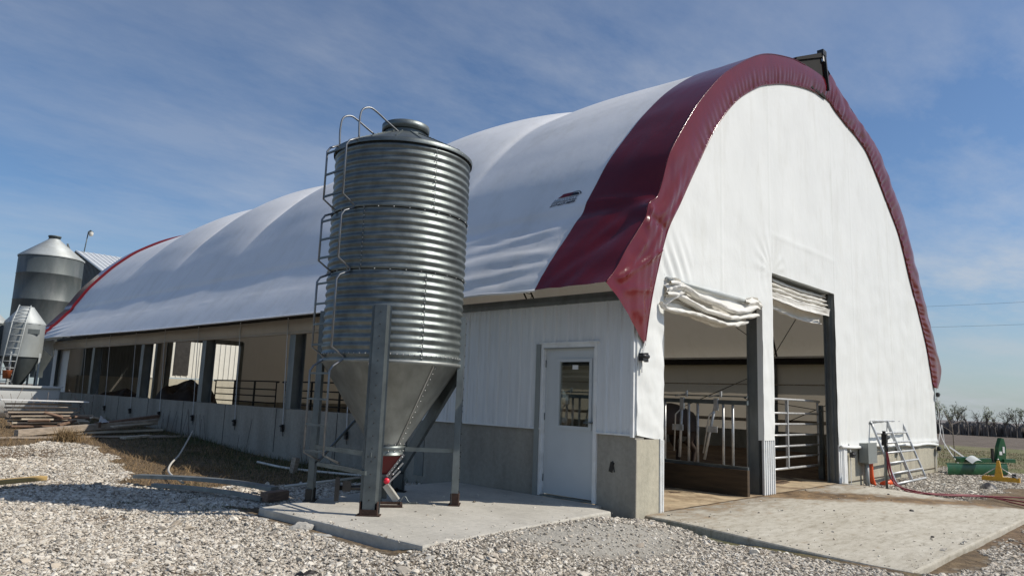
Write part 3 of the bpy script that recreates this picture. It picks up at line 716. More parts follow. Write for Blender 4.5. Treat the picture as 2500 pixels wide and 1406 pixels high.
# inner gable closure (behind): dark back of the wall frame
mb = MB()
for (x, z1) in ((.45, 4.0), (3.85, 7.3), (7.25, 7.9), (10.4, 6.8)): mb.bb((x - .06, .1, 0 if x > 10 else 3.0), (x + .06, .22, z1))
mb.bb((.3, .1, 3.1), (3.7, .2, 3.2)); mb.bb((4.1, .1, 3.74), (7.1, .2, 3.84)); bp(mb, 'gable_frame', 'darksteel')
# concrete
mb = MB()
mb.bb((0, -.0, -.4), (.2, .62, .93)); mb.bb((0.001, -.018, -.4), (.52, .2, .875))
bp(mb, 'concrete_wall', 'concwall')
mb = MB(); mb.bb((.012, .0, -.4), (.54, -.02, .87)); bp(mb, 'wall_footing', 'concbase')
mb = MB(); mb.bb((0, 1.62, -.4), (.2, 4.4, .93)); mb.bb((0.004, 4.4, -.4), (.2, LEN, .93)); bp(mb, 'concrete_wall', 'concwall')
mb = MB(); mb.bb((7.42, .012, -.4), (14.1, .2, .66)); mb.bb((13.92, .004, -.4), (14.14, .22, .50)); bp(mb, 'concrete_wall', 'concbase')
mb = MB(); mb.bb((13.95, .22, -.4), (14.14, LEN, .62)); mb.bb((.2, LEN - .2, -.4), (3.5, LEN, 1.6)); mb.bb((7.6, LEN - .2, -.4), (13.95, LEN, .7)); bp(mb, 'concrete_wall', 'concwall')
# joints and form marks on the long wall
for y in (4.4, 6.9, 9.3, 11.8, 14.3, 16.8, 19.3, 21.8, 24.3): mb = MB(); mb.bb((-.003, y - .006, .0), (.02, y + .006, .925)); bp(mb, 'wall_joint', 'darksteel')
# ribbed trim posts at the door jambs
def ribbed(mb, x0, x1, z0, z1, y, pitch=.075, d=.014):
    n = max(2, int((x1 - x0) / pitch)); 
    for i in range(n + 1):
        x = x0 + (x1 - x0) * i / n; mb.bb((x - .012, y - d, z0), (x + .012, y + .002, z1))
    mb.bb((x0, y, z0), (x1, y + .03, z1))
mb = MB(); ribbed(mb, .555, .64, -.1, .86, -.01); mb.bb((.54, -.035, -.1), (.553, .1, .88)); bp(mb, 'jamb_trim', 'trimwhite')
mb = MB(); ribbed(mb, 3.70, 4.09, -.1, .83, -.005); bp(mb, 'jamb_trim', 'trimwhite')
mb = MB(); ribbed(mb, 7.01, 7.22, -.12, .66, -.005); mb.bb((7.24, -.03, -.15), (7.42, .05, .66)); bp(mb, 'jamb_trim', 'trimwhite')
def column(mb, x, y, w, d, z0, z1, axis='y'):
    # wide flange post: web + two flanges
    t = .018
    if axis == 'y':
        mb.bb((x - w / 2, y - d / 2, z0), (x + w / 2, y - d / 2 + t, z1)); mb.bb((x - w / 2, y + d / 2 - t, z0), (x + w / 2, y + d / 2, z1)); mb.bb((x - t / 2, y - d / 2 + t, z0), (x + t / 2, y + d / 2 - t, z1))
    else:
        mb.bb((x - d / 2, y - w / 2, z0), (x - d / 2 + t, y + w / 2, z1)); mb.bb((x + d / 2 - t, y - w / 2, z0), (x + d / 2, y + w / 2, z1)); mb.bb((x - d / 2 + t, y - t / 2, z0), (x + d / 2 - t, y + t / 2, z1))
# door posts: boxed steel reveals
mb = MB(); mb.bb((3.695, .08, -.1), (4.05, .14, 3.02)); mb.bb((3.70, .14, -.1), (4.0, .24, 3.1)); mb.bb((3.68, .24, -.1), (3.76, .26, 3.1)); bp(mb, 'door_post', 'beam')
mb = MB(); mb.bb((7.0, -.0, -.12), (7.3, .06, 3.66)); mb.bb((6.97, .06, -.12), (7.0, .10, 3.66)); mb.bb((7.02, .10, -.12), (7.06, .18, 3.64)); mb.bb((6.96, .18, -.12), (7.06, .20, 3.62)); bp(mb, 'door_post', 'beam')
mb = MB(); mb.bb((.5, .1, -.1), (.64, .3, 3.02)); bp(mb, 'door_post', 'beam')
mb = MB(); mb.bb((4.1, .0, 3.665), (7.0, .30, 3.70)); mb.bb((4.1, .26, 3.45), (7.0, .30, 3.665)); bp(mb, 'door_header', 'galv_pale')
mb = MB(); mb.tube([(.66, -.045, 3.05), (3.0, -.045, 3.03)], .035, 10); mb.bb((.64, .02, 3.02), (3.69, .2, 3.08)); bp(mb, 'door_header', 'galv_pale')
# bunched curtains
def roll(mb, pts, ry, rz, seed, flat=.5, n=26, m=130, tw=1.):
    ry *= .85; rz *= .8
    P = interp_curve(pts, m + 1)
    for i in range(m + 1): P[i][2] += .012 * nz(i * .11, seed) ; P[i][1] += .012 * nz(i * .13, seed + 4)
    def fn(u, v):
        i = int(round(u * m)); a = 2 * PI * v; c = P[i]
        e = .86 + .25 * nz(u * 9, math.cos(a) * 1.3, seed) + .30 * abs(nz(u * 9 + math.cos(a), math.sin(a) * 1.6, seed + 2)) - .12 * abs(nz(u * 34, a, seed + 5))
        end = min(1, .25 + 6 * min(u, 1 - u)) ** .5
        return (c[0] + .02 * nz(u * 11, v * 3, seed), c[1] + ry * math.cos(a) * e * end, c[2] + rz * math.sin(a) * e * end - .02 * abs(math.cos(a)) * flat)
    mb.grid(fn, m, n)
def sheet(mb, top, bot, seed, amp=.03, nu=60, nv=16, y=-.05, fold=3):
    T = interp_curve(top, nu + 1); B = interp_curve(bot, nu + 1)
    def fn(u, v):
        i = int(round(u * nu)); p = T[i] * (1 - v) + B[i] * v
        return (p[0], p[1] + amp * math.sin(v * PI * fold + 2 * nz(u * 4, seed)) + amp * .8 * nz(u * 8, v * 4, seed), p[2] + .01 * nz(u * 9, v * 2, seed))
    mb.grid(fn, nu, nv)
mb = MB()
roll(mb, [(.66, -.10, 3.0), (.86, -.15, 2.99), (1.26, -.17, 2.89), (1.8, -.17, 2.85), (2.4, -.17, 2.80), (2.85, -.16, 2.86), (3.3, -.12, 2.97)], .075, .062, 1)
roll(mb, [(.60, -.08, 2.84), (.9, -.13, 2.83), (1.43, -.15, 2.72), (1.9, -.15, 2.70), (2.35, -.15, 2.68), (2.8, -.15, 2.75), (3.32, -.12, 2.83)], .085, .052, 5)
roll(mb, [(.50, -.06, 2.70), (.62, -.11, 2.62), (1.26, -.13, 2.62), (1.75, -.13, 2.59), (2.25, -.13, 2.57), (2.6, -.13, 2.62), (3.0, -.08, 2.69)], .095, .050, 9)
roll(mb, [(.62, .0, 2.72), (1.2, -.01, 2.68), (2.1, -.03, 2.60), (2.9, .0, 2.72)], .06, .11, 15)
sheet(mb, [(.62, -.04, 3.04), (1.4, -.04, 3.03), (2.4, -.04, 3.02), (3.4, -.03, 3.05)], [(.62, -.06, 2.75), (1.4, -.10, 2.74), (2.4, -.10, 2.68), (3.2, -.08, 2.8)], 4)
sheet(mb, [(.64, -.05, 3.05), (.8, -.12, 3.08), (1.0, -.12, 3.02)], [(.64, -.05, 2.68), (.85, -.2, 2.86), (1.1, -.16, 2.84)], 7, .04, 20, 14)
sheet(mb, [(2.95, -.1, 3.06), (3.25, -.1, 3.12), (3.62, -.04, 3.06)], [(3.0, -.14, 2.92), (3.3, -.17, 2.93), (3.55, -.08, 2.95)], 2, .03, 20, 14)
bp(mb, 'door_curtain', 'curtain')
mb = MB()
for k, (z, ry, rz, yy) in enumerate(((3.585, .06, .045, .14), (3.50, .07, .042, .12), (3.42, .075, .040, .11), (3.335, .085, .045, .10))):
    roll(mb, [(4.12, yy, z + .01), (4.8, yy, z - .005), (5.6, yy, z - .02), (6.3, yy, z - .01), (6.93, yy, z + .005)], ry, rz, 20 + k, .2)
sheet(mb, [(4.12, .02, 3.34), (5.5, .02, 3.30), (6.92, .03, 3.34)], [(4.12, .03, 3.24), (5.5, .02, 3.17), (6.9, .05, 3.20)], 30, .012, 60, 8, fold=1)
sheet(mb, [(4.12, .2, 3.30), (5.5, .2, 3.24), (6.9, .2, 3.24)], [(4.12, .24, 3.14), (5.0, .24, 3.06), (5.9, .24, 3.02), (6.85, .22, 3.04)], 33, .015, 60, 8, fold=1)
roll(mb, [(4.12, .2, 3.16), (4.8, .2, 3.09), (5.9, .2, 3.03), (6.85, .2, 3.05)], .03, .035, 36, .2)
bp(mb, 'door_curtain', 'curtain')

# ---- left wall: siding, door, posts, curtain
def siding_y(mb, y0, y1, z0, z1, x=0.0, pitch=.229):
    n = int((y1 - y0) / pitch) + 1
    mb.bb((x, y0, z0), (x + .02, y1, z1))
    k = math.ceil(y0 / pitch)
    while k * pitch < y1 - .02:
        y = k * pitch; w = .032; pr = [(x - .0, y - w), (x - .019, y - w * .45), (x - .019, y + w * .45), (x, y + w)]
        mb.add([(p[0], p[1], z) for z in (z0, z1) for p in pr], [(0, 1, 5, 4), (1, 2, 6, 5), (2, 3, 7, 6), (0, 4, 7, 3)][:3])
        for q in (.33, .66):
            yy = y + pitch * q
            if yy < y1 - .02: mb.bb((x - .004, yy - .008, z0), (x, yy + .008, z1))
        k += 1
D0, D1 = .62, 1.60
mb = MB(); siding_y(mb, .005, D0, .935, 2.69, -.02); siding_y(mb, D1, 4.3, .935, 2.69, -.02); siding_y(mb, D0, D1, 2.13, 2.69, -.02)
pts = [(-.026, y, z) for y in (.1, .26, 1.75, 1.98, 2.2, 2.43, 2.66, 2.9, 3.12, 3.35) for z in (1.0, 1.75, 2.6)]; mb.dots(pts, .009)
sid = bp(mb, 'siding', 'siding')
mb = MB(); mb.bb((-.045, .005, .915), (-.02, D0, .937)); mb.bb((-.045, D1, .915), (-.02, 4.3, .937)); mb.bb((-.05, -.0, .90), (-.0, .045, 2.69)); bp(mb, 'siding_trim', 'trimwhite', sid)
mb = MB(); mb.bb((-.065, -.0, 2.69), (.12, 4.32, 2.745)); mb.bb((-.045, -.0, 2.745), (.12, 4.32, 2.80)); mb.bb((-.07, 0, 2.80), (.1, 4.32, 2.815)); bp(mb, 'wall_cap_beam', 'beam')
mb = MB(); mb.bb((.02, 0.3, .93), (.03, .6, 2.7)); mb.bb((.02, 1.62, .93), (.03, 4.3, 2.7)); bp(mb, 'inner_lining', 'lumber')
# door
door = empty('personnel_door', (0, 1.11, 0), None, None); door.parent = barn; door.matrix_parent_inverse = Matrix.Translation(-Vector(barn.location))
def dp(mb, name, mat, parent=None):
    o = mb.build(name, mat); o.parent = parent or door; off = Vector(door.location)
    o.matrix_parent_inverse = Matrix.Translation(-off) if parent is None else Matrix.Identity(4); return o
mb = MB(); mb.bb((-.035, D0 - .02, 0.005), (.10, D0 + .035, 2.13)); mb.bb((-.035, D1 - .035, 0.005), (.10, D1 + .02, 2.13)); mb.bb((-.036, D0 + .035, 2.075), (.10, D1 - .035, 2.132)); mb.bb((-.05, D0 - .05, 2.132), (.0, D1 + .05, 2.155)); mb.bb((-.03, D1 + .02, .93), (-.0, D1 + .09, 2.14))
dp(mb, 'door_frame', 'trimwhite')
mb = MB(); mb.bb((-.055, D1 + .02, .0), (-.036, D1 + .10, 2.132)); mb.bb((-.04, D0 + .03, 2.06), (-.036, D1 - .03, 2.075)); dp(mb, 'shaded_jamb_return', 'boxgrey')  # grey return and head strip, the recess shade put into their colour
a0, a1, z0, z1 = D0 + .04, D1 - .04, .035, 2.07; w0, w1, wz0, wz1 = .70, 1.26, .985, 1.88
w0, w1 = .755, 1.30
mb = MB(); mb.bb((.02, a0, z0), (.06, w0, z1)); mb.bb((.02, w1, z0), (.06, a1, z1)); mb.bb((.02, w0, z0), (.06, w1, wz0)); mb.bb((.02, w0, wz1), (.06, w1, z1)); dl = dp(mb, 'door_leaf', 'door')
mb = MB()
for (p, q) in (((.0, w0 - .04, wz0 - .04), (.02, w0 + .005, wz1 + .04)), ((.0, w1 - .005, wz0 - .04), (.02, w1 + .04, wz1 + .04)), ((.0, w0 + .005, wz0 - .04), (.02, w1 - .005, wz0 + .005)), ((.0, w0 + .005, wz1 - .005), (.02, w1 - .005, wz1 + .04))): mb.bb(p, q)
dp(mb, 'window_frame', 'door')
mb = MB(); mb.bb((.035, w0, wz0), (.041, w1, wz1)); dp(mb, 'window_pane', 'glass')
mb = MB(); mb.bb((.028, .98, 1.77), (.033, 1.08, 1.83)); dp(mb, 'window_sticker', 'decal')
mb = MB(); mb.tube([(.02, .70, 1.05), (-.05, .70, 1.05), (-.055, .72, 1.05), (-.055, .80, 1.045)], .011, 8); mb.lathe([(.0, 0), (.032, 0), (.032, .012), (0, .012)], (-.0, .70, 1.05), 16); dp(mb, 'door_handle', 'galv')
mb = MB(); mb.bb((-.04, D0 + .03, .0), (.12, D1 - .03, .025)); dp(mb, 'threshold', 'galv')
for z in (.25, 1.1, 1.85):
    mb = MB(); mb.tube([(.012, a1 + .004, z - .05), (.012, a1 + .004, z + .05)], .008, 8); dp(mb, 'hinge', 'galv')
# form mark on concrete
mb = MB(); mb.box((-.004, .36, .50), (.008, .06, .13), Matrix.Rotation(.25, 3, 'X')); mb.bar((-.01, .31, .44), (-.01, .34, .58), .01, .01); bp(mb, 'wall_box', 'darksteel')
# side posts
for i, y in enumerate(HOOPS[1:]):
    mb = MB(); column(mb, .12, y + .08, .24, .26, .93 if i else .0, 2.85, 'x'); mb.bb((-.01, y - .10, .93), (.26, y + .26, .945)); bp(mb, 'wall_post', 'beam')
    mb = MB(); column(mb, 14.0, y + .08, .2, .2, .0, 2.85, 'x'); bp(mb, 'wall_post', 'beam')
mb = MB(); mb.bb((.02, 4.32, 2.82), (.2, LEN, 2.98)); bp(mb, 'eave_beam', 'darksteel')
mb = MB(); mb.bb((13.85, .2, 2.66), (14.1, LEN, 2.84)); bp(mb, 'eave_beam', 'darksteel')
mb = MB(); mb.bb((13.80, .2, 2.84), (13.9, LEN, 2.9)); bp(mb, 'eave_lip', 'trimwhite')
# rolled band of curtain along the top of the openings
mb = MB()
def band(u, v):
    y = 4.34 + (LEN - 4.3) * u; return (-.03 - .045 * math.sin(PI * v) + .008 * nz(y * 1.5, v * 3), y, 2.55 + .30 * v + .012 * nz(y * .8, 2))
mb.grid(band, 200, 8); mb.tube([(-.02, y, 2.55 + .012 * nz(y * .8, 2)) for y in np.linspace(4.34, LEN, 100)], .035, 8); bp(mb, 'side_curtain', M['inner'])
mb = MB(); mb.grid(lambda u, v: (-.03 + .03 * math.sin(u * 9), LEN - .05 - .42 * u, .95 + 1.62 * v), 10, 12); mb.grid(lambda u, v: (.16, LEN - .1 - 1.3 * u + .05 * math.sin(v * 4), .93 + 1.9 * v), 12, 10); bp(mb, 'end_curtain', 'gable')
# tie-down straps with ratchets
for y in (22.95, 20.45, 18.1, 15.8, 13.55, 11.17, 8.92, 6.5):
    mb = MB(); mb.bar((-.10, y + .02, 2.88), (-.03, y, .60), .028, .006, (1, 0, 0)); st = bp(mb, 'tie_strap', 'strap')
    mb = MB(); mb.box((-.04, y, .53), (.05, .06, .15)); mb.tube([(-.07, y - .04, .57), (-.07, y + .04, .57)], .022, 8); mb.bar((-.03, y, .46), (-.012, y, .36), .02, .004, (1, 0, 0)); bp(mb, 'ratchet', 'black', st)
# front ratchets
def ratchet(x, y, z, sx, top):
    mb = MB(); mb.bar((x + .02, y - .03, z + .05), (x + top[0], y - .02, z + top[1]), .035, .006, (0, 1, 0)); mb.bar((x + .01, y - .02, z - .02), (x + .03, y - .02, z - .2), .03, .005, (0, 1, 0)); st = bp(mb, 'tie_strap', 'strap')
    mb = MB(); mb.box((x, y - .06, z), (.12, .07, .10)); mb.tube([(x - .07, y - .08, z + .01), (x + .08, y - .08, z + .01)], .028, 10); mb.box((x + .08, y - .05, z + .0), (.03, .05, .12)); bp(mb, 'ratchet', 'black', st)
ratchet(.04, -.03, 1.93, 1, (.1, .22)); ratchet(7.55, -.02, .46, 1, (-.06, .22)); ratchet(10.7, .01, .46, 1, (.0, .15)); ratchet(14.0, -.02, .42, 1, (.03, .18)); ratchet(14.12, -.03, 1.84, 1, (.03, .2))
mb = MB(); mb.bar((7.6, -.03, .42), (7.62, -.02, -.12), .03, .006, (0, 1, 0)); bp(mb, 'strap_tail', 'strap')
mb = MB(); mb.bar((13.98, -.03, .4), (13.86, -.02, -.15), .03, .006, (0, 1, 0)); bp(mb, 'strap_tail', 'strap')
# ---- ridge vent
mb = MB()
V0, V1 = -.1, LEN + .1
mb.add([(5.2, V0, 8.06), (6.60, V0, 8.70), (5.2, V1, 8.06), (6.60, V1, 8.70), (5.2, V0, 8.00), (6.60, V0, 8.60), (5.2, V1, 8.00), (6.60, V1, 8.60)], [(0, 1, 3, 2), (4, 6, 7, 5), (0, 4, 5, 1), (2, 3, 7, 6), (1, 5, 7, 3)])
vent = bp(mb, 'ridge_vent', 'vent_black')
mb = MB(); mb.prism([(4.9, 7.7), (5.2, 8.03), (6.6, 8.65), (6.78, 7.75)], 1, -.06, -.03); bp(mb, 'vent_throat_shade', 'vent_black', vent)  # black sheet stands in for the shade in the open vent end
mb = MB(); mb.bar((6.62, V0, 8.70), (6.80, V0, 7.92), .07, .05); mb.bb((6.52, V0 - .03, 8.62), (6.70, V0 + .1, 8.74))
bp(mb, 'vent_frame', 'black', vent)
for y in HOOPS[1:]: mb = MB(); mb.bar((6.62, y, 8.66), (6.80, y, 7.92), .06, .05); bp(mb, 'vent_frame', 'black', vent)
mb = MB(); mb.bb((6.55, V0 - .012, 8.50), (6.62, V0 - .002, 8.66)); bp(mb, 'vent_clip', 'decal', vent)
mb = MB(); mb.grid(lambda u, v: (6.64 + .16 * u, .2 + (LEN - .2) * v, 8.55 - .6 * u), 3, 60); bp(mb, 'vent_skirt', 'roof', vent)
# ---- trusses
def off(P, d):
    return np.array([P[i] - pnorm(P, i) * d for i in range(len(P))])
full = np.vstack([PL[int(170 * .075):], PR[1:]])
full = interp_curve([tuple(p) for p in full[::6]], 61)
for k, y in enumerate(HOOPS):
    y = y if k else .32
    o1 = off(full, .10); o2 = off(full, .46); ch = MB(); web = MB()
    o1 = o1[4:-3]; o2 = o2[4:-3]
    ch.tube([(p[0], y, p[1]) for p in o1], .03, 6); ch.tube([(p[0], y, p[1]) for p in o2], .03, 6)
    for (q1, q2) in ((o1[0], o2[0]), (o1[-1], o2[-1])):
        bx = .14 if q1[0] < 7 else 13.95; ch.tube([(q1[0], y, q1[1]), (bx, y, 2.86)], .03, 6); ch.tube([(q2[0], y, q2[1]), (bx + (.25 if bx < 7 else -.25), y, 2.86)], .03, 6)
    for i in range(len(o1) - 1):
        a_, b_ = (o1[i], o2[i + 1]) if i % 2 else (o2[i], o1[i + 1]); web.tube([(a_[0], y, a_[1]), (b_[0], y, b_[1])], .013, 5, cap=False)
    tr = empty('roof_truss', (0, 0, 0), None, None); tr.parent = barn; tr.matrix_parent_inverse = Matrix.Translation(-Vector(barn.location))
    for nm, m_ in (('chord', ch), ('web', web)):
        q = m_.build(nm, 'darksteel'); q.parent = tr
mb = MB()
for fx in (.22, .45, .78):
    i = int(fx * 60); p = off(full, .5)[i]; mb.tube([(p[0], .3, p[1]), (p[0], LEN - .2, p[1])], .022, 6)
bp(mb, 'purlin', 'galv_dark')
mb = MB()
for (p, q) in (((13.8, 4.3, 2.9), (10.5, .4, 6.4)), ((13.9, 4.4, 2.55), (13.9, 8.6, .8)), ((13.9, .5, 2.5), (13.9, 4.2, .8)), ((13.9, 4.5, 1.5), (13.9, .6, 1.0)), ((9, 8.8, 7.4), (13.6, 4.4, 3.1))): mb.tube([p, q], .012, 5)
bp(mb, 'brace_cable', 'darksteel')
mb = MB(); mb.bb((.12, 4.45, 2.86), (.2, LEN, 2.9))
for k in range(60):
    y = 4.6 + k * .37; mb.bar((-.35, y, 3.02 + .22 * (k % 2)), (.05, y + .3, 3.3 - .2 * (k % 2)), .035, .03)
bp(mb, 'eave_bracing', 'darksteel')
# inner side curtain on the far long side
mb = MB(); mb.grid(lambda u, v: (13.97 + .03 * nz(u * 60, v * 2), .2 + (LEN - .3) * u, .6 + 2.1 * v), 120, 12); bp(mb, 'side_curtain', 'inner')
mb = MB(); mb.grid(lambda u, v: (13.90 + .03 * nz(u * 50, v * 2), .2 + (LEN - .3) * u, .98 - .10 * v), 120, 3); mb.bb((13.86, .3, 2.02), (13.9, LEN - .2, 2.05)); bp(mb, 'curtain_pocket', 'lumber')
# far gable
def ztf(x): return float(np.interp(x, full[:, 0], full[:, 1])) - .05
mb = MB()
def fst(x0, x1, zl, nx):
    mb.grid(lambda u, v: (x0 + (x1 - x0) * u, LEN - .03, zl + (ztf(x0 + (x1 - x0) * u) - zl) * v), nx, 12)
fst(.3, 4.2, 3.2, 14); fst(4.2, 7.5, 3.35, 8); fst(7.5, 13.9, .7, 20); fst(.16, 3.4, 2.6, 2) if False else None
mb.grid(lambda u, v: (.2 + .75 * u, LEN - .25 + .06 * math.sin(u * 9), .9 + 1.8 * v), 10, 8)
mb.grid(lambda u, v: (3.8 + .40 * u, LEN - .12 + .08 * math.sin(u * 14), .6 + 2.7 * v), 24, 8)
bp(mb, 'end_cover', 'inner')
mb = MB()
x = 1.0
while x < 3.5: mb.bb((x, LEN - .10, 1.5), (x + .05, LEN - .06, 3.3)); mb.bb((x + .05, LEN - .08, 1.5), (x + .12, LEN - .06, 3.3)); x += .12
mb.bb((.9, LEN - .14, 1.52), (3.5, LEN - .10, 1.60)); bp(mb, 'end_siding', 'shedgrey')
mb = MB()
for x in (3.38, 3.72, 4.18, 7.4): mb.bb((x, LEN - .3, 0), (x + .16, LEN - .1, 3.4))
mb.bb((3.5, LEN - .3, 3.25), (7.5, LEN - .12, 3.45)); bp(mb, 'end_frame', 'beam')
# printed logo on the roof
def arcpos(): 
    return np.r_[0, np.cumsum(np.linalg.norm(np.diff(PL, axis=0), axis=1))]
AL = arcpos()
def conform(me, y_start, s_base, shear=0.):
    for v in me.vertices:
        a, b = v.co.x, v.co.y * .62; s = s_base + b; y = y_start - a + shear * b
        i = int(np.searchsorted(AL, s)); i = min(max(i, 1), 168); f = (s - AL[i - 1]) / (AL[i] - AL[i - 1])
        p0 = surf(PL, i - 1, y, .010); p1 = surf(PL, i, y, .010)
        v.co = Vector(p0) * (1 - f) + Vector(p1) * f
def text_mesh(body, size, width, bold=0., shear=.25):
    cu = bpy.data.curves.new('t', 'FONT'); cu.body = body; cu.size = size; cu.shear = shear; cu.offset = bold; cu.resolution_u = 3
    o = bpy.data.objects.new('t', cu); C.objects.link(o); dg = bpy.context.evaluated_depsgraph_get(); dg.update()
    me = bpy.data.meshes.new_from_object(o.evaluated_get(dg)); bpy.data.objects.remove(o)
    xs_ = [v.co.x for v in me.vertices]; k = width / (max(xs_) - min(xs_)); x0 = min(xs_)
    for v in me.vertices: v.co.x = (v.co.x - x0) * k
    bm = bmesh.new(); bm.from_mesh(me); bmesh.ops.triangulate(bm, faces=bm.faces); bmesh.ops.subdivide_edges(bm, edges=[e for e in bm.edges if e.calc_length() > .05], cuts=1); bmesh.ops.triangulate(bm, faces=bm.faces); bm.to_mesh(me); bm.free()
    return me
logo = empty('roof_logo', (0, 0, 0), None, None); logo.parent = barn; logo.matrix_parent_inverse = Matrix.Translation(-Vector(barn.location))
def lp(me, name, mat):
    me.materials.clear(); me.materials.append(M[mat]); o = bpy.data.objects.new(name, me); C.objects.link(o); o.parent = logo
S0 = float(np.interp(4.30, PL[:, 1], AL))
me = text_mesh('217-617-9899', .105, .50, .004); conform(me, 1.86, S0); lp(me, 'phone_lettering', 'ink')
me = text_mesh('HOOP STRUCTURES', .06, .50, .002); conform(me, 1.845, S0 + .060); lp(me, 'tagline_lettering', 'ink')
me = text_mesh('MIDWEST', .115, .50, .004); conform(me, 1.83, S0 + .096); lp(me, 'name_lettering', 'inkgrey')
def flatpoly(rows, mat, name, ys_, s_):
    mb = MB(); mb.grid(rows, 24, 6, False); me = mb.build('x', mat).data; o = [q for q in C.objects if q.data == me][0]; bpy.data.objects.remove(o); conform(me, ys_, s_); lp(me, name, mat)
flatpoly(lambda u, v: (.03 + .27 * u + .05 * v, .125 * v * min(1, (u * 4 + .25)), 0), 'inkred', 'logo_bar', 1.81, S0 + .165)
flatpoly(lambda u, v: (.37 - .085 * math.cos(PI * u) * v + .015, .10 * math.sin(PI * u) * v, 0), 'ink', 'logo_dome', 1.81, S0 + .165)
flatpoly(lambda u, v: (.385 - (.105 + .02 * v) * math.cos(PI * u), (.128 + .016 * v) * math.sin(PI * u), 0), 'ink', 'logo_arc', 1.81, S0 + .165)

# ================================================================== inside things
def wpart(mb, name, mat, root, parent=None):
    o = mb.build(name, mat); o.parent = parent or root
    o.matrix_parent_inverse = Matrix.Translation(-Vector(root.location)); return o
# headlock rail panels along x=3.1
hl = empty('headlock_panel', (3.26, 2.03, 0), 'galvanised cattle headlock panel just inside the left doorway', 'headlock', 'cattle headlocks along the feed alley')
mb = MB(); mb.bar((0, -1.98, 1.40), (0, 2.0, 1.42), .06, .07); mb.bar((0, -1.98, .36), (0, 2.0, .38), .05, .05); mb.bar((0, -1.98, 1.50), (0, 2.0, 1.50), .02, .02); q = mb.build('rail', 'galv_dark', hl)
for k in range(6):
    y = -1.72 + k * .64
    mb = MB(); mb.tube([(0, y, .38), (0, y, 1.40)], .022, 8); mb.tube([(0, y + .17, .38), (0, y + .17, 1.40)], .022, 8); mb.build('stall_bar', 'pipe', hl)
    mb = MB(); lean = .22 if k % 2 == 0 else .05
    mb.tube([(-.03, y + .28, 1.42), (-.03, y + .28 + lean, .45)], .024, 8); mb.tube([(-.05, y + .31, 1.25), (-.05, y + .40, 1.17), (-.05, y + .40 + lean * .5, .55)], .012, 6); mb.box((-.04, y + .36, .95), (.03, .2, .10)); mb.box((-.03, y + .28, 1.36), (.05, .07, .2)); mb.box((-.02, y + .2, 1.53), (.04, .03, .10)); mb.bar((-.02, y + .2, 1.53), (-.02, y + .42, 1.48), .03, .02)
    mb.build('lock_bar', 'pipe', hl)
for k in range(1, 2):
    c = copy_tree(hl); c.location = (3.26, 2.03 + k * 4.2, 0)
    c['label'] = ['', 'cattle headlock panel seen through the glass of the grey door', 'cattle headlock panel behind the window bay nearest the silo', 'cattle headlock panel behind the second window bay from the silo', 'cattle headlock panel behind the third window bay', 'cattle headlock panel at the far end of the feed alley'][k]
pl = MB(); pl.bb((-.04, 0, -.04), (.04, 26, .35))
bk = empty('feed_bunk_board', (3.22, .03, 0), 'shade-darkened timber board along the floor under the headlocks', 'feed bunk'); mb = MB(); mb.bb((-.04, 0, -.1), (.04, 26, .34)); mb.build('board', 'plank_dark', bk); 
for y in np.arange(.1, 26, 2.1): mb = MB(); mb.bb((.04, y, -.1), (.14, y + .1, .34)); mb.build('stake', 'plank_dark', bk)
def gate(name, W, H, nb, label, mat='pipe', r=.022, stiles=(0, .5, 1), group=None):
    g = empty(name, (0, 0, 0), label, 'gate', group)
    mb = MB(); c = .12
    mb.tube(vcurve([(0, 0, 0), (0, 0, H - c), (c * .3, 0, H - c * .3), (c, 0, H), (W - c, 0, H), (W - c * .3, 0, H - c * .3), (W, 0, H - c), (W, 0, 0)], 60), r, 10)
    mb.tube([(0, 0, .0), (W, 0, 0)], r, 10); mb.build('frame', mat, g)
    for k in range(1, nb):
        mb = MB(); mb.tube([(0, 0, H * k / nb * .96), (W, 0, H * k / nb * .96)], r * .9, 8); mb.build('rail', mat, g)
    for s in stiles:
        if 0 < s < 1: mb = MB(); mb.bb((W * s - .02, -r * 1.2, 0), (W * s + .02, r * 1.2, H)); mb.build('stile', mat, g)
    return g
g1 = gate('tube_gate', 3.15, 1.28, 6, 'galvanised six bar tube gate closing the right doorway', stiles=(.52,)); g1.location = (4.18, .50, .22)
mb = MB(); mb.bb((3.24, -.05, -.35), (3.34, .05, 1.2)); mb.build('gate_post', 'galv_dark', g1)
for k in range(2):
    mb = MB(); mb.box((3.2, -.02, .3 + .8 * k), (.08, .04, .05)); mb.build('hinge', 'galv_dark', g1)
# interior pen gates seen through the side openings
for k, (x, y, W, rz, lab) in enumerate(((2.46, 14.0, 4.0, PI / 2, 'brown pen gate inside the barn seen through the middle window bay'), (2.46, 9.3, 4.2, PI / 2, 'brown pen gate inside the barn in the bay left of the silo ladder'), (2.46, 6.4, 2.8, PI / 2, 'brown pen gate inside the barn directly behind the silo ladder'), (6.2, 14, 3.6, .1, 'brown pen gate deep inside the barn across the right pen'))):
    g = gate('pen_gate', W, 1.0, 5, lab, 'darksteel', .02, (.33, .66), 'pipe gates around the inside pens'); g.location = (x, y, .55); g.rotation_euler.z = rz
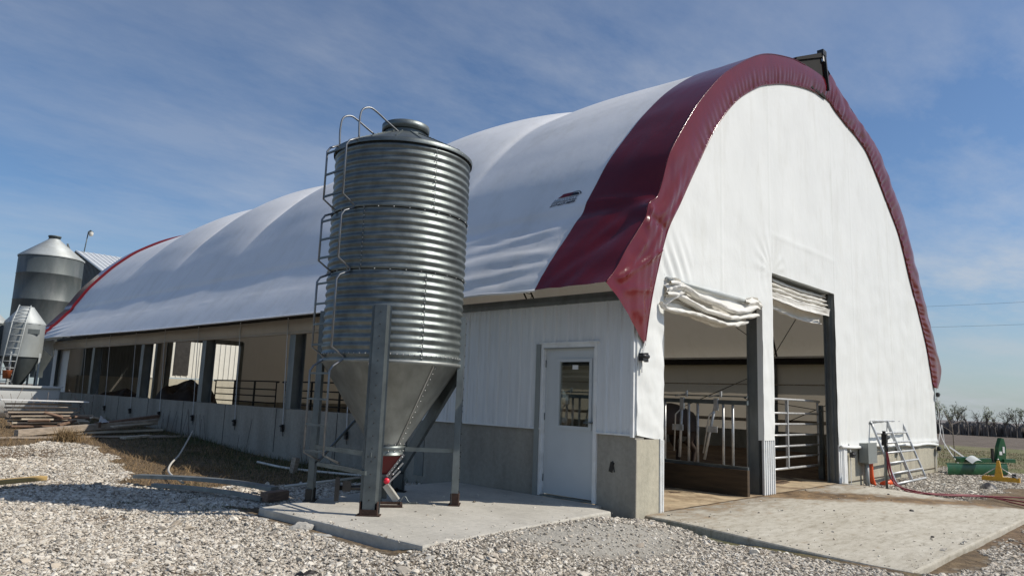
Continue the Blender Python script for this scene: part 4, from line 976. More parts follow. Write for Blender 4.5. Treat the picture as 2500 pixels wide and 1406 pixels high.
# heap of dark feed and bedding
def heap(name, c, r, h, label, cat, mat='floor'):
    mb = MB(); 
    def fn(u, v):
        a = 2 * PI * v; rr = u; k = (1 + .25 * nz(math.cos(a) * 1.5, math.sin(a) * 1.5, r[0])); x = r[0] * rr * math.cos(a) * k; y = r[1] * rr * math.sin(a) * k
        return (x, y, h * (1 - u ** 3) * (.85 + .3 * nz(x * 2, y * 2)) + .16 * nz(x * 5, y * 5) * (1 - u))
    mb.grid(fn, 20, 40); o = mb.build(name, mat); o.location = c; return tag(o, label, cat)
heap('feed_pile', (1.5, 18.0, -.05), (1.2, 1.5), 1.6, 'dark heap of feed inside the barn behind the third window bay', 'feed pile', M['cow'])
heap('silage_pile', (1.4, 23.4, -.05), (1.3, 1.6), 1.2, 'low dark heap inside the barn behind the left window bays', 'silage pile', M['cow'])
heap('bedding_pile', (1.6, 6.3, -.05), (1.0, 1.2), 1.3, 'dark heap inside the barn behind the bin hopper', 'bedding pile')

# ---- cow (skin body)
def cow(loc, rz, label):
    V = [((0, 0, 1.05), .33), ((-.45, 0, 1.07), .36), ((.45, 0, 1.06), .31), ((.80, 0, 1.12), .24), ((-.85, 0, 1.12), .24), ((1.12, 0, 1.28), .15), ((1.36, 0, 1.34), .13), ((1.58, 0, 1.22), .09), ((1.75, 0, 1.10), .07)]
    Ed = [(0, 1), (0, 2), (2, 3), (1, 4), (3, 5), (5, 6), (6, 7), (7, 8)]
    def leg(root, pts):
        p = root
        for q in pts: V.append(q); Ed.append((p, len(V) - 1)); p = len(V) - 1
    for s in (-1, 1):
        leg(3, [((.72, .17 * s, .80), .13), ((.70, .18 * s, .48), .065), ((.71, .18 * s, .14), .045), ((.74, .18 * s, .03), .06)])
        leg(4, [((-.80, .19 * s, .82), .17), ((-.68, .19 * s, .62), .09), ((-.90, .19 * s, .46), .06), ((-.84, .19 * s, .13), .045), ((-.80, .19 * s, .03), .06)])
        leg(6, [((1.30, .13 * s, 1.40), .04), ((1.27, .25 * s, 1.38), .025)])
    leg(4, [((-1.08, 0, 1.18), .04), ((-1.16, 0, .85), .025), ((-1.15, 0, .5), .045)])
    me = bpy.data.meshes.new('cow'); me.from_pydata([v[0] for v in V], Ed, []); o = bpy.data.objects.new('cow', me); C.objects.link(o)
    o.modifiers.new('s', 'SKIN'); o.modifiers.new('d', 'SUBSURF').levels = 2; o.modifiers['d'].render_levels = 2
    for i, v in enumerate(V): me.skin_vertices[0].data[i].radius = (v[1], v[1])
    me.skin_vertices[0].data[0].use_root = True
    dg = bpy.context.evaluated_depsgraph_get(); dg.update(); m2 = bpy.data.meshes.new_from_object(o.evaluated_get(dg)); o.modifiers.clear(); o.data = m2
    m2.materials.clear(); m2.materials.append(M['cow']); m2.polygons.foreach_set('use_smooth', [True] * len(m2.polygons))
    o.location = loc; o.rotation_euler.z = rz; return tag(o, label, 'cow')
cow((4.55, 2.55, -.02), PI * .96, 'dark brown cow standing behind the headlocks at the left doorway')

# ================================================================== FEED BIN
CX, CY = -2.27, 2.20; R0 = .88
silo = empty('feed_bin', (CX, CY, 0), 'corrugated galvanised feed bin on four legs with a side ladder', 'feed bin')
def corr(z0, z1, pitch=.0945, amp=.0088, r=R0):
    n = int((z1 - z0) / pitch * 10); return [(r + amp * math.cos(2 * PI * (z0 + (z1 - z0) * i / n) / pitch), z0 + (z1 - z0) * i / n) for i in range(n + 1)]
ZT = [1.72, 2.80, 3.56, 4.42]
for k in range(3):
    mb = MB(); mb.lathe(corr(ZT[k] + .01, ZT[k + 1] - .0, r=R0 + .0025 * k), n=96)
    mb.build('bin_ring', 'galv', silo)
bolts = MB(); pts = []
for z in ZT[1:3]:
    for i in range(30): a = i * 2 * PI / 30; pts.append(((R0 + .02) * math.cos(a), (R0 + .02) * math.sin(a), z))
for z, nn in ((1.80, 76), (4.40, 72)):
    for i in range(nn): a = i * 2 * PI / nn; pts.append(((R0 + .014) * math.cos(a), (R0 + .014) * math.sin(a), z))
FA = math.atan2(-.8, -.6)   # towards the viewer's side
for k, da in ((2, .46), (0, .40), (1, -.5), (0, -1.9), (2, 2.1)):
    for z in np.arange(ZT[k] + .05, ZT[k + 1], .055): a = FA + da; pts.append(((R0 + .016) * math.cos(a), (R0 + .016) * math.sin(a), z))
bolts.dots(pts, .0105); bolts.build('bolt_rows', 'bolt', silo)
mb = MB()
for k, da in ((2, .475), (0, .415), (1, -.515)):
    a = FA + da; 
    for z in np.arange(ZT[k] + .02, ZT[k + 1], .02):
        r = R0 + .0088 * math.cos(2 * PI * z / .0945) + .004; mb.box((r * math.cos(a), r * math.sin(a), z), (.006, .006, .022), Matrix.Rotation(a, 3, 'Z'))
mb.build('lap_seam', 'galv_dark', silo)
# roof cone with ribs, rim band
mb = MB(); mb.lathe([(R0 + .035, 4.385), (R0 + .04, 4.43), (R0 + .02, 4.445), (.31, 4.735), (.30, 4.74)], n=72); rf = mb.build('bin_roof', 'galv', silo)
mb = MB(); pts = []
for i in range(18):
    a = i * 2 * PI / 18 + .1; c, s = math.cos(a), math.sin(a); mb.bar((.88 * c, .88 * s, 4.458), (.32 * c, .32 * s, 4.738), .02, .012)
    for t in np.linspace(.05, .95, 9): r = .88 + (.32 - .88) * t; pts.append((r * c, r * s, 4.466 + .28 * t))
mb.dots(pts, .008); mb.build('roof_rib', 'galv', rf)
mb = MB(); mb.lathe([(.285, 4.72), (.285, 4.83)], n=48); mb.build('neck', 'galv_dark', rf)
mb = MB(); mb.lathe([(.30, 4.80), (.315, 4.80), (.318, 4.895), (.30, 4.905), (.06, 4.93), (.05, 4.965), (0, 4.97)], n=48); mb.build('lid', 'galv', rf)
mb = MB(); mb.lathe([(R0 - .01, 1.74), (R0 + .018, 1.735), (R0 + .018, 1.70), (R0 - .02, 1.69), (.215, .70), (.215, .60)], n=72); hp = mb.build('hopper', 'galv_plain', silo)
mb = MB(); pts = []
for da in (.62, -.30, 2.2, -2.1):
    a = FA + da; c, s = math.cos(a), math.sin(a); mb.bar((.865 * c, .865 * s, 1.69), (.222 * c, .222 * s, .705), .012, .02)
    for t in np.linspace(.03, .97, 15): r = .875 + (.228 - .875) * t; aa = a + .035 / r; pts.append((r * math.cos(aa), r * math.sin(aa), 1.69 - .99 * t))
for i in range(18): a = i * 2 * PI / 18; pts += [(.235 * math.cos(a), .235 * math.sin(a), .72), (.23 * math.cos(a), .23 * math.sin(a), .64)]
mb.dots(pts, .011); mb.build('hopper_seam', 'bolt', hp)
mb = MB(); mb.lathe([(.222, .70), (.245, .70), (.23, .66), (.225, .60), (.24, .595), (.24, .585), (.2, .58)], n=48); mb.build('collar', 'galv', hp)
# boot, slide and auger box
mb = MB()
mb.add([(-.2, -.16, .60), (.2, -.16, .60), (.2, .16, .60), (-.2, .16, .60), (-.16, -.10, .34), (.03, -.10, .34), (.03, .10, .34), (-.16, .10, .34)], [(0, 1, 5, 4), (1, 2, 6, 5), (2, 3, 7, 6), (3, 0, 4, 7)])
boot = mb.build('boot', 'redboot', silo); boot.rotation_euler.z = FA + PI / 2
boot.rotation_euler.z = math.atan2(-.6, .8)
mb = MB(); mb.bar((.22, -.18, .60), (.03, -.13, .33), .02, .03); mb.dots([(.2 - .03 * k, -.19 + .008 * k, .57 - .042 * k) for k in range(6)], .018)
mb.bar((.10, -.16, .36), (.22, -.16, .50), .012, .02); mb.bar((.02, -.17, .22), (.19, -.17, .40), .012, .02); mb.dots([(.1, -.18, .36), (.16, -.18, .43)], .02); mb.build('flange', 'bolt', boot)
ab = MB(); ab.bb((-.10, -.09, .0), (-.02, .09, .37)); ab.bb((-.02, -.05, .05), (.04, .08, .33)); ab.bb((-.13, -.13, .31), (.05, -.09, .35)); axb = ab.build('auger_post', 'galv_dark', silo); axb.rotation_euler.z = math.atan2(-.6, .8)
mb = MB(); mb.bar((.02, -.13, .23), (.17, -.13, .04), .012, .09); mb.bar((.04, -.135, .255), (.19, -.135, .065), .10, .01); o = mb.build('chute', 'cream', silo); o.rotation_euler.z = math.atan2(-.6, .8)
mb = MB(); mb.bb((.055, -.12, .12), (.085, -.09, .37)); o = mb.build('slide_rod', 'galv', silo); o.rotation_euler.z = math.atan2(-.6, .8)
mb = MB(); mb.tube([(.03, -.20, .28), (.03, -.14, .28)], .036, 14); o = mb.build('slide_knob', 'redknob', silo); o.rotation_euler.z = math.atan2(-.6, .8)
mb = MB(); mb.bar((-.1, -.42, .015), (.22, -.42, .015), .03, .03); mb.bar((-.1, -.16, .015), (.22, -.16, .015), .03, .03); mb.bar((.22, -.43, .015), (.22, -.15, .015), .03, .03); o = mb.build('base_angle', 'rust', silo); o.rotation_euler.z = math.atan2(-.6, .8)
mb = MB(); mb.tube(vcurve([(.20, -.12, .02), (.26, -.10, .09), (.32, -.12, .02), (.42, -.13, .015)], 20), .008, 6); mb.bar((.18, -.14, .01), (.44, -.10, .01), .03, .006); o = mb.build('pull_cord', 'galv_dark', silo); o.rotation_euler.z = math.atan2(-.6, .8)
mb = MB(); mb.box((-.56, -.16, .17), (.05, .13, .27)); mb.box((-.45, -.10, .20), (.10, .08, .12)); mb.tube([(-.56, -.1, .18), (-.2, -.05, .18)], .03, 8); o = mb.build('auger_motor', 'black', silo); o.rotation_euler.z = math.atan2(-.6, .8)
# legs
LEGS = [(-3.02, 1.45), (-1.62, 1.53), (-2.99, 2.79), (-1.50, 2.93)]
def legmesh():
    mb = MB(); w = .095; d = .075; t = .004; z0, z1 = .0, 2.33
    out = [(-w - .02, -d), (-w, -d), (-w * .72, 0), (w * .72, 0), (w, -d), (w + .02, -d)]
    inn = [(x, y - t if 0 < i < 5 else y + t) for i, (x, y) in enumerate(out)]
    poly = out + [(x, y - t) for x, y in out[::-1]]
    vs = [(x, y, z) for z in (z0, z1) for x, y in poly]; n = len(poly)
    mb.add(vs, [(i, (i + 1) % n, (i + 1) % n + n, i + n) for i in range(n)])
    return mb
for k, (x, y) in enumerate(LEGS):
    dx, dy = x - CX, y - CY; a = math.atan2(dy, dx) - PI / 2
    mb = legmesh(); lg = mb.build('leg', 'galv_dark', silo); lg.location = (dx, dy, .02); lg.rotation_euler.z = a
    mb = MB(); mb.dots([(0.0, .004, z) for z in np.arange(.15, 2.3, .14)] + [(-.04, .004, .62), (.04, .004, .62), (0.04, .004, 1.2)], .009); mb.build('leg_bolt', 'darksteel', lg)
    mb = MB(); mb.bb((-.13, -.11, -.02), (.13, .03, -.008)); mb.bb((-.10, -.09, -.008), (-.09, .01, .13)); mb.bb((.09, -.09, -.008), (.10, .01, .13)); mb.bb((-.09, .004, -.008), (.09, .012, .05 if k == 0 else .12)); mb.dots([(0, -.03, .01)], .025); mb.build('foot', 'rust' if k in (0, 1) else 'darksteel', lg)
def sb(p, q, w, h): return (Vector((p[0] - CX, p[1] - CY, p[2])), Vector((q[0] - CX, q[1] - CY, q[2])), w, h)
for p, q, w, h in (((-2.99, 2.79, .66), (-3.02, 1.45, .66), .02, .05), ((-1.62, 1.53, .66), (-2.13, 2.0, .66), .025, .05), ((-2.99, 2.60, .46), (-3.06, 1.48, .46), .03, .045)):
    mb = MB(); mb.bar(*sb(p, q, w, h)); mb.build('cross_brace', 'galv', silo)
for p, q, w, h in (((-1.64, 1.60, 1.66), (-1.50, 2.90, .30), .05, .16), ((-2.99, 2.79, .35), (-1.62, 2.95, 1.6), .02, .03)):
    mb = MB(); mb.bar(*sb(p, q, w, h)); mb.build('diagonal_brace', 'galv_dark', silo)
# ladder
lad = empty('ladder', (0, 0, 0), None, None); lad.parent = silo;
segs = [(4.36, 3.70, 3.58), (3.48, 2.92, 2.80), (2.70, 1.86, 1.74), (1.62, .62, .50)]
for s in (-1, 1):
    yy = s * .215; ax = -math.sqrt(R0 ** 2 - .215 ** 2) - .01; ox = ax - .17; P = [(ax, yy, 4.45)]
    for (t_, b_, at_) in segs:
        P += [(ox + .04, yy, t_ + .02), (ox, yy, t_ - .04), (ox, yy, b_), (ax if at_ > 1 else ax + .05, yy, at_ + .02)]
        if at_ > 1: P.append((ax, yy, at_ - .02))
    mb = MB(); mb.tube(P, .0135, 8); mb.build('rail', 'ladder', lad)
    mb = MB(); mb.tube(vcurve([(ax, yy, 4.44), (ax - .01, yy, 4.66), (ax + .02, yy, 4.82), (ax + .13, yy, 4.885), (ax + .24, yy, 4.86), (ax + .42, yy * .98, 4.78), (ax + .62, yy * .95, 4.70)], 30), .0125, 8); mb.build('grab_rail', 'ladder', lad)
for (t_, b_, at_) in segs:
    n = max(1, int(round((t_ - b_) / .29)))
    for k in range(n + 1):
        z = b_ + .03 + (t_ - .07 - b_ - .03) * k / n; ox = -math.sqrt(R0 ** 2 - .215 ** 2) - .18
        mb = MB(); mb.bar((ox, -.215, z), (ox, .215, z), .02, .022); mb.build('rung', 'galv_dark', lad)

# ================================================================== left background
# gable roofed shed
XS, YR, ZR, YE, ZE = 4.3, 42.0, 8.88, 36.0, 6.95
shed = empty('machine_shed', (12, 42, .2), 'big metal shed with white ribbed roof and dark grey gable behind the barn', 'shed')
def wp(mb, name, mat, root, par=None):
    o = mb.build(name, mat); o.parent = par or root
    off = Vector(root.location)
    o.matrix_parent_inverse = Matrix.Translation(-off); return o
mb = MB(); XE = 26
mb.prism([(YE, .0), (YE, ZE - .05), (YR, ZR - .05), (48, ZE - .05), (48, 0)], 0, XS + .05, XS + .12)
y = YE
while y < 48: zz = ZR - abs(y - YR) * (ZR - ZE) / 6 - .1; mb.bb((XS + .02, y, .0), (XS + .05, y + .06, zz)); y += .25
wp(mb, 'gable_wall', 'shedgrey', shed)
mb = MB(); mb.bb((XS + .12, YE, 1.75), (XE, YE + .08, ZE - .08))
x = XS + .2
while x < XE: mb.bb((x, YE - .03, 1.75), (x + .05, YE, ZE - .08)); x += .30
mb.bb((XS + .1, YE - .04, 1.68), (7.2, YE + .05, 1.75)); wp(mb, 'side_wall', 'shedwhite', shed)
mb = MB(); mb.bb((XS + .12, YE + .01, -.2), (XE, YE + .2, 1.68)); wp(mb, 'base_wall', 'concbase', shed)
mb = MB()
for s in (1, -1):
    ye = YR - s * 6.35; ze = ZR - 6.35 * (ZR - ZE) / 6
    mb.add([(XS - .35, YR, ZR), (XE, YR, ZR), (XE, ye, ze), (XS - .35, ye, ze), (XS - .35, YR, ZR + .05), (XE, YR, ZR + .05), (XE, ye, ze + .05), (XS - .35, ye, ze + .05)], [(0, 3, 2, 1), (4, 5, 6, 7), (0, 4, 7, 3), (3, 7, 6, 2), (1, 2, 6, 5)])
    x = XS - .3
    while x < 16: mb.bar((x, YR, ZR + .06), (x, ye, ze + .06), .05, .04); x += .30
wp(mb, 'roof', 'shedroof', shed)
mb = MB(); mb.bb((7.95, YE - .05, 1.9), (8.75, YE + .0, 4.6)); op = wp(mb, 'doorway', 'darksteel', shed)
mb = MB(); mb.bb((8.38, YE - .07, 1.9), (8.45, YE - .05, 4.6)); mb.bb((7.95, YE - .08, 2.9), (8.75, YE - .07, 3.05)); mb.bb((7.85, YE - .07, 1.75), (7.95, YE + .0, 4.6)); mb.bar((6.6, YE - .12, 2.4), (7.9, YE - .12, 4.6), .05, .25, (0, 1, 0)); wp(mb, 'door_frame', 'lumber_pale', shed, op)
# light on pole fixed to the shed
lt = empty('yard_light', (4.33, 41.8, 8.6), 'yard light on a slim leaning pole above the shed gable', 'yard light')
mb = MB(); mb.tube([(0, 0, 0), (.12, 0, 1.55)], .03, 8); mb.build('pole', 'galv_dark', lt)
mb = MB(); mb.tube([(.12, 0, 1.5), (.20, -.05, 1.62), (.24, -.1, 1.60)], .025, 8); mb.lathe([(.02, .08), (.10, .05), (.12, 0)], (.24, -.1, 1.50), 16); mb.build('fitting', 'galv_dark', lt)
mb = MB(); mb.lathe([(.12, 0), (.13, -.10), (.10, -.22), (0, -.25)], (.24, -.1, 1.50), 16); mb.build('globe', 'cream', lt)
# big bin
bb = empty('grain_bin', (.93, 33.6, .25), 'tall weathered grain bin with a conical roof left of the barn', 'grain bin')
mb = MB(); zc = 3.4
mb.lathe([(1.32, zc), (1.32, zc + 1.28), (1.335, zc + 1.30), (1.32, zc + 1.32), (1.32, zc + 2.5), (1.335, zc + 2.52), (1.32, zc + 2.54), (1.32, 6.80)], (0, 0, 0), 64)
body = mb.build('body', 'galv_far', bb)
mb = MB(); mb.lathe([(1.35, 6.72), (1.36, 6.78), (.27, 7.66), (.26, 7.7)], (0, 0, 0), 64)
mb.build('bin_roof', 'galv_pale', bb)
mb = MB(); mb.lathe([(.24, 7.64), (.24, 7.80), (.27, 7.80), (.27, 7.86), (0, 7.9)], (0, 0, 0), 32); mb.bar((.55, 0, 7.6), (.68, 0, 7.3), .1, .06); mb.build('lid', 'galv_far', bb)
mb = MB(); mb.lathe([(1.2, 3.42), (.25, 1.5), (.25, 1.2)], (0, 0, 0), 48); mb.build('hopper', 'galv_far', bb)
for k in range(6):
    a = k * PI / 3 + .3; mb = MB(); mb.bar((1.2 * math.cos(a), 1.2 * math.sin(a), 0), (1.2 * math.cos(a), 1.2 * math.sin(a), 3.9), .12, .1); mb.build('leg', 'galv_far', bb)
mb = MB(); a = FA + .9; mb.bb((1.02, -.66, 5.55), (1.1, -.56, 5.95)); mb.build('sight_panel', 'decal', bb)
# small hopper bins
def small_bin(x, y, R, label, mat, ladder=True):
    b = empty('hopper_bin', (x, y, .15), label, 'feed bin', 'small hopper bins left of the barn')
    mb = MB(); mb.lathe([(R, 1.95), (R, 3.12)], (0, 0, 0), 40); mb.build('body', mat, b)
    mb = MB(); mb.lathe([(R + .02, 3.08), (R + .02, 3.13), (.21, 3.66), (.20, 3.68), (0, 3.69)], (0, 0, 0), 12); mb.build('bin_roof', 'galv_pale', b)
    mb = MB(); mb.lathe([(R * .97, 1.96), (.13, 1.0)], (0, 0, 0), 32); mb.build('hopper', 'galv_far', b)
    for k in range(4):
        a = PI / 4 + k * PI / 2 + .1; c, s = R * 1.0 * math.cos(a), R * 1.0 * math.sin(a); mb = MB(); mb.bar((c, s, 0), (c, s, 2.1), .055, .055); mb.build('leg', 'galv_pale', b)
        a2 = a + PI / 2; mb = MB(); mb.tube([(c, s, 1.25), (R * math.cos(a2) * .5 + c * .5, R * math.sin(a2) * .5 + s * .5, .6)], .012, 5); mb.build('brace', 'galv_far', b)
    if ladder:
        lx = -R * .52; ly = -R * .85
        for s in (-.2, .2):
            mb = MB(); mb.tube([(lx + s * .9 - .22, ly - .12 - s * .3, 0.75), (lx + s * .9 - .0, ly - .10 - s * .3, 3.12), (lx * .35 + s * .8, ly * .3 - s * .2, 3.72)], .02, 6); mb.build('ladder_rail', 'galv_pale', b)
        for k in range(11):
            z = .9 + k * .22; t = (z - .75) / 2.37; xx = lx - .22 * (1 - t); mb = MB(); mb.tube([(xx - .18, ly - .05, z), (xx + .18, ly - .17, z)], .013, 6); mb.build('rung', 'galv_pale', b)
        for k in range(5):
            t = (k + .4) / 5; a_ = Vector((lx, ly - .1, 3.14)).lerp(Vector((lx * .35, ly * .3, 3.74)), t); mb = MB(); mb.tube([(a_.x - .17, a_.y + .06, a_.z), (a_.x + .17, a_.y - .06, a_.z)], .013, 6); mb.build('rung', 'galv_pale', b)
        mb = MB(); mb.bb((-.02, -R - .008, 2.74), (.32, -R + .12, 2.90)); o = mb.build('nameplate', 'galv_far', b)
    return b
small_bin(-1.76, 24.0, .60, 'pale hopper bin with a ladder beside the far corner of the barn', 'binbody')
small_bin(-2.75, 25.3, .78, 'darker hopper bin cut off by the left edge of the photo', 'galv_far', False)
bu = empty('bucket', (-2.22, 23.35, 1.35), 'faded orange bucket hanging on the bin ladder', 'bucket'); mb = MB(); mb.lathe([(0, 0), (.11, 0), (.14, .27), (.15, .28), (.135, .28), (.10, .02), (0, .02)], (0, 0, 0), 20); mb.build('pail', 'bucket', bu); mb = MB(); mb.tube(vcurve([(-.14, 0, .27), (-.08, 0, .38), (.08, 0, .38), (.14, 0, .27)], 12), .006, 5); mb.build('handle', 'galv', bu)
# white trough tank
tk = empty('stock_tank', (-2.6, 21.6, .12), 'white fibreglass trough behind the lumber stack', 'trough')
mb = MB()
prf = [(-.62, 1.0), (-.60, .75), (-.54, .45), (-.42, .2), (-.25, .04), (.25, .04), (.42, .2), (.54, .45), (.60, .75), (.62, 1.0)]
mb.grid(lambda u, v: (-1.6 + 3.0 * u, float(np.interp(v * 9, range(10), [q[0] for q in prf])), float(np.interp(v * 9, range(10), [q[1] for q in prf]))), 6, 27); mb.prism(prf, 0, 1.38, 1.40)
mb.grid(lambda u, v: (-1.6 + 3.0 * u, -.62 + 1.24 * v, .93), 20, 2); mb.build('shell', 'tank', tk)
mb = MB(); mb.bb((-1.65, -.70, .98), (1.45, -.60, 1.04)); mb.bb((-1.65, .60, .98), (1.45, .70, 1.04)); mb.bb((1.36, -.60, .98), (1.45, .60, 1.04)); mb.build('rim', 'tank', tk)
# lumber stack
GL = 'boards in the stack at the far left'
lrng = random.Random(3); lastm = ['lumber']
ORD = ['lowest', 'second', 'third', 'fourth', 'fifth', 'sixth', 'topmost']; ORD2 = ['nearest the camera', 'second from the front', 'third from the front', 'rearmost']
def pick(m): lastm[0] = m; return m
def board(c, sz, rot, mat, label, group, cat='board', name='board'):
    mb = MB(); hx, hy, hz = sz[0] / 2, sz[1] / 2, sz[2] / 2
    mb.box((0, 0, 0), sz); o = mb.build(name, mat); o.location = c; o.rotation_euler = rot
    md = o.modifiers.new('b', 'BEVEL'); md.width = .004; md.segments = 1
    return tag(o, label, cat, group)
zz = gh(-2.9, 16.8) + .04
layers = [(0.02, 4), (.11, 4), (.19, 3), (.28, 4), (.37, 3), (.47, 3), (.57, 2)]
for li, (dz, cnt) in enumerate(layers):
    for k in range(cnt):
        L_ = lrng.uniform(1.3, 2.1) * (1 - li * .03); y = 16.2 + k * .22 + lrng.uniform(-.03, .03); x = -3.4 + L_ / 2 + lrng.uniform(-.15, .25)
        board((x, y, zz + dz), (L_, lrng.choice((.09, .14, .19)), .04), (lrng.uniform(-.03, .03), lrng.uniform(-.015, .015), lrng.uniform(-.05, .05)), pick(lrng.choice(('lumber', 'lumber_pale', 'lumber', 'lumber_red'))), None, GL)
        o_ = C.objects[-1]; o_['label'] = f"{dict(lumber='grey', lumber_pale='pale', lumber_red='brown')[o_.data.materials[0].name and lastm[0]]} board in the {ORD[li]} layer of the lumber stack, {ORD2[k]}"
for k in range(7):
    board((-2.9 + .22 * k + lrng.uniform(-.1, .1), 15.75 + lrng.uniform(-.15, .1), zz + .12 + lrng.uniform(0, .2)), (lrng.uniform(.3, .6), .09, .05), (lrng.uniform(-.4, .4), lrng.uniform(-.3, .3), lrng.uniform(-.8, .8)), lrng.choice(('lumber_pale', 'lumber_red')), f'short offcut lying loose against the lumber stack, {("leftmost", "second from the left", "third from the left", "middle one", "third from the right", "second from the right", "rightmost")[k]}', 'short offcuts by the lumber stack', 'offcut', 'timber_offcut')
board((-2.75, 16.2, zz + .66), (1.95, .5, .025), (0, 0.01, 0), 'decal', 'thin pale sheet lying on top of the lumber stack', None, 'sheet', 'cover_sheet')
# long timbers leaning against the wall
TG = 'long timbers piled in front of the concrete wall'
tl = [((-3.75, 13.9, .16), (-.42, 14.9, .36), .16, .14, 'lumber', 'thick grey timber on the front of the pile, longest one'),
      ((-3.3, 14.2, .10), (-.35, 14.6, .17), .09, .05, 'lumber_pale', 'thin pale plank under the front timber of the pile'),
      ((-2.0, 14.4, .30), (-.25, 15.3, .47), .14, .12, 'lumber_red', 'brown beam lying highest at the right of the timber pile'),
      ((-2.4, 14.6, .22), (-.30, 15.1, .42), .12, .05, 'lumber', 'grey plank between the two thick timbers'),
      ((-1.7, 14.2, .28), (-.6, 14.75, .33), .12, .03, 'lumber_pale', 'short pale plank on the middle of the timber pile'),
      ((-4.6, 13.6, .08), (-.6, 13.5, .08), .14, .04, 'lumber', 'long flat plank lying on the grass in front of the pile'),
      ((-1.75, 13.2, .07), (-1.05, 13.55, .09), .2, .05, 'lumber_pale', 'short greenish board end resting on the grass'),
      ((-1.1, 13.3, .07), (-.15, 13.5, .07), .18, .04, 'lumber', 'dark board lying in the shade beside the wall')]
for (p, q, w, h, mt, lb) in tl:
    p = Vector(p); q = Vector(q); mb = MB(); mb.bar(p - p, q - p, w, h); o = mb.build('timber', mt); o.location = p; tag(o, lb, 'timber', TG)
mb = MB(); mb.grid(lambda u, v: (.22 * u + .05 * v, .1 * v, .16 * (1 - u) * v + .03 * nz(u * 4, v * 4)), 8, 8); o = mb.build('torn_sheet', 'strap'); o.location = (-2.0, 14.25, .38); tag(o, 'crumpled pale sheet standing up on the timber pile', 'sheet')
# dead weeds behind the stack
mb = MB()
for k in range(26):
    x = lrng.uniform(-3.2, -.9); y = lrng.uniform(17.6, 19); a = lrng.uniform(-.5, .5); h = lrng.uniform(.5, 1.1); mb.tube([(x, y, .1), (x + a * h * .5, y, .1 + h * .6), (x + a * h * 1.3, y, .1 + h)], .007, 4, cap=False)
o = mb.build('dead_weeds', 'twig'); tag(o, 'bare dead weed stalks between the lumber and the far corner', 'weeds', kind='stuff')
mb = MB()
for k in range(22):
    y = lrng.choice((13.0, 12.6, 14.6, 10.0, 7.2)) + lrng.uniform(-.3, .3); x = lrng.uniform(-.5, -.08); h = lrng.uniform(.3, .8); mb.tube([(x, y, gh(x, y)), (x + lrng.uniform(-.1, .1), y + lrng.uniform(-.1, .1), gh(x, y) + h)], .005, 4, cap=False)
o = mb.build('wall_weeds', 'bark'); tag(o, 'dark dead weed stalks at the foot of the concrete wall', 'weeds', kind='stuff')
# conduit, truss pieces, block etc.
mb = MB(); P = [(-.55, 12.2, .28), (-1.92, 9.4, .02), (-2.62, 8.0, -.02), (-2.95, 7.25, -.06), (-3.2, 6.4, -.06), (-3.4, 5.5, -.05)]
mb.tube(vcurve(P, 50), .017, 8); o = mb.build('conduit_pipe', 'pvc'); tag(o, 'bent white conduit pipe lying on the straw left of the bin', 'pipe')
mb = MB(); mb.tube(vcurve([(-1.0, 8.0, -.06), (-.9, 7.0, -.09), (-.5, 5.9, -.10), (-.2, 5.0, -.09)], 30), .022, 8); o = mb.build('conduit_pipe', 'pvc'); tag(o, 'white pipe lying in the dark grass along the concrete wall', 'pipe')
mb = MB(); mb.tube([(-2.2, 4.75, -.09), (-.6, 4.95, -.05)], .02, 8); o = mb.build('conduit_pipe', 'pvc'); tag(o, 'straight pale pipe lying on the gravel behind the bin legs', 'pipe')
arch1 = vcurve([(-3.75, 6.35, -.02), (-3.4, 5.5, .02), (-3.05, 4.8, .02), (-2.72, 4.1, -.02)], 24)
arch2 = vcurve([(-3.75, 5.7, -.08), (-3.45, 4.9, -.06), (-3.2, 4.3, -.07), (-3.05, 3.8, -.10)], 24)
for k, (P, lb) in enumerate(((arch1, 'upper curved steel channel lying on the gravel left of the pad'), (arch2, 'lower curved steel channel lying on the gravel left of the pad'))):
    mb = MB()
    for i in range(len(P) - 1): mb.bar(P[i], P[i + 1], .16 if k == 0 else .07, .05)
    o = mb.build('steel_channel', 'galv_plain'); tag(o, lb, 'steel channel', 'curved steel channels lying by the pad')
board((-2.86, 3.82, -.07), (.38, .14, .12), (0, 0, .25), 'lumber_red', 'brown wooden block at the left edge of the pad', None, 'block', 'wood_block')
board((-5.25, 6.75, -.05), (.95, .14, .06), (0, .0, .42), 'newlumber', 'fresh yellow board lying on the gravel at the left edge', None, 'board', 'board')
mb = MB(); mb.box((0, 0, .1), (.10, .10, .30)); o = mb.build('wood_stake', 'lumber'); o.location = (-.97, 6.7, -.12); o.rotation_euler = (.1, .08, .3); tag(o, 'short weathered stake standing in the dark grass', 'stake')
def rock(c, r, label, mat='chunk', name='concrete_chunk', sc=(1, 1, 1), group=None, cat='rubble'):
    bm = bmesh.new(); bmesh.ops.create_icosphere(bm, subdivisions=3, radius=1)
    for v in bm.verts:
        d = 1 + .35 * noise.noise(v.co * 1.3 + Vector(c)) + .16 * noise.noise(v.co * 4 + Vector(c)); v.co = Vector((v.co.x * sc[0], v.co.y * sc[1], v.co.z * sc[2])) * d * r
    me = bpy.data.meshes.new(name); bm.to_mesh(me); bm.free(); me.materials.append(M[mat]); o = bpy.data.objects.new(name, me); C.objects.link(o); o.location = c; return tag(o, label, cat, group)
CG = 'rubble lumps along the pad edge'
rock((-3.72, 1.62, -.10), .12, 'rounded rough concrete lump against the left edge of the pad', sc=(1.2, .9, .7), group=CG)
rock((-3.75, 1.22, -.12), .10, 'flat broken concrete lump nearest the pad corner', sc=(1.0, 1.6, .5), group=CG)
rock((-3.82, 2.35, -.12), .10, 'flat concrete crust by the far end of the pad edge', sc=(1.2, 1.9, .45), group=CG)
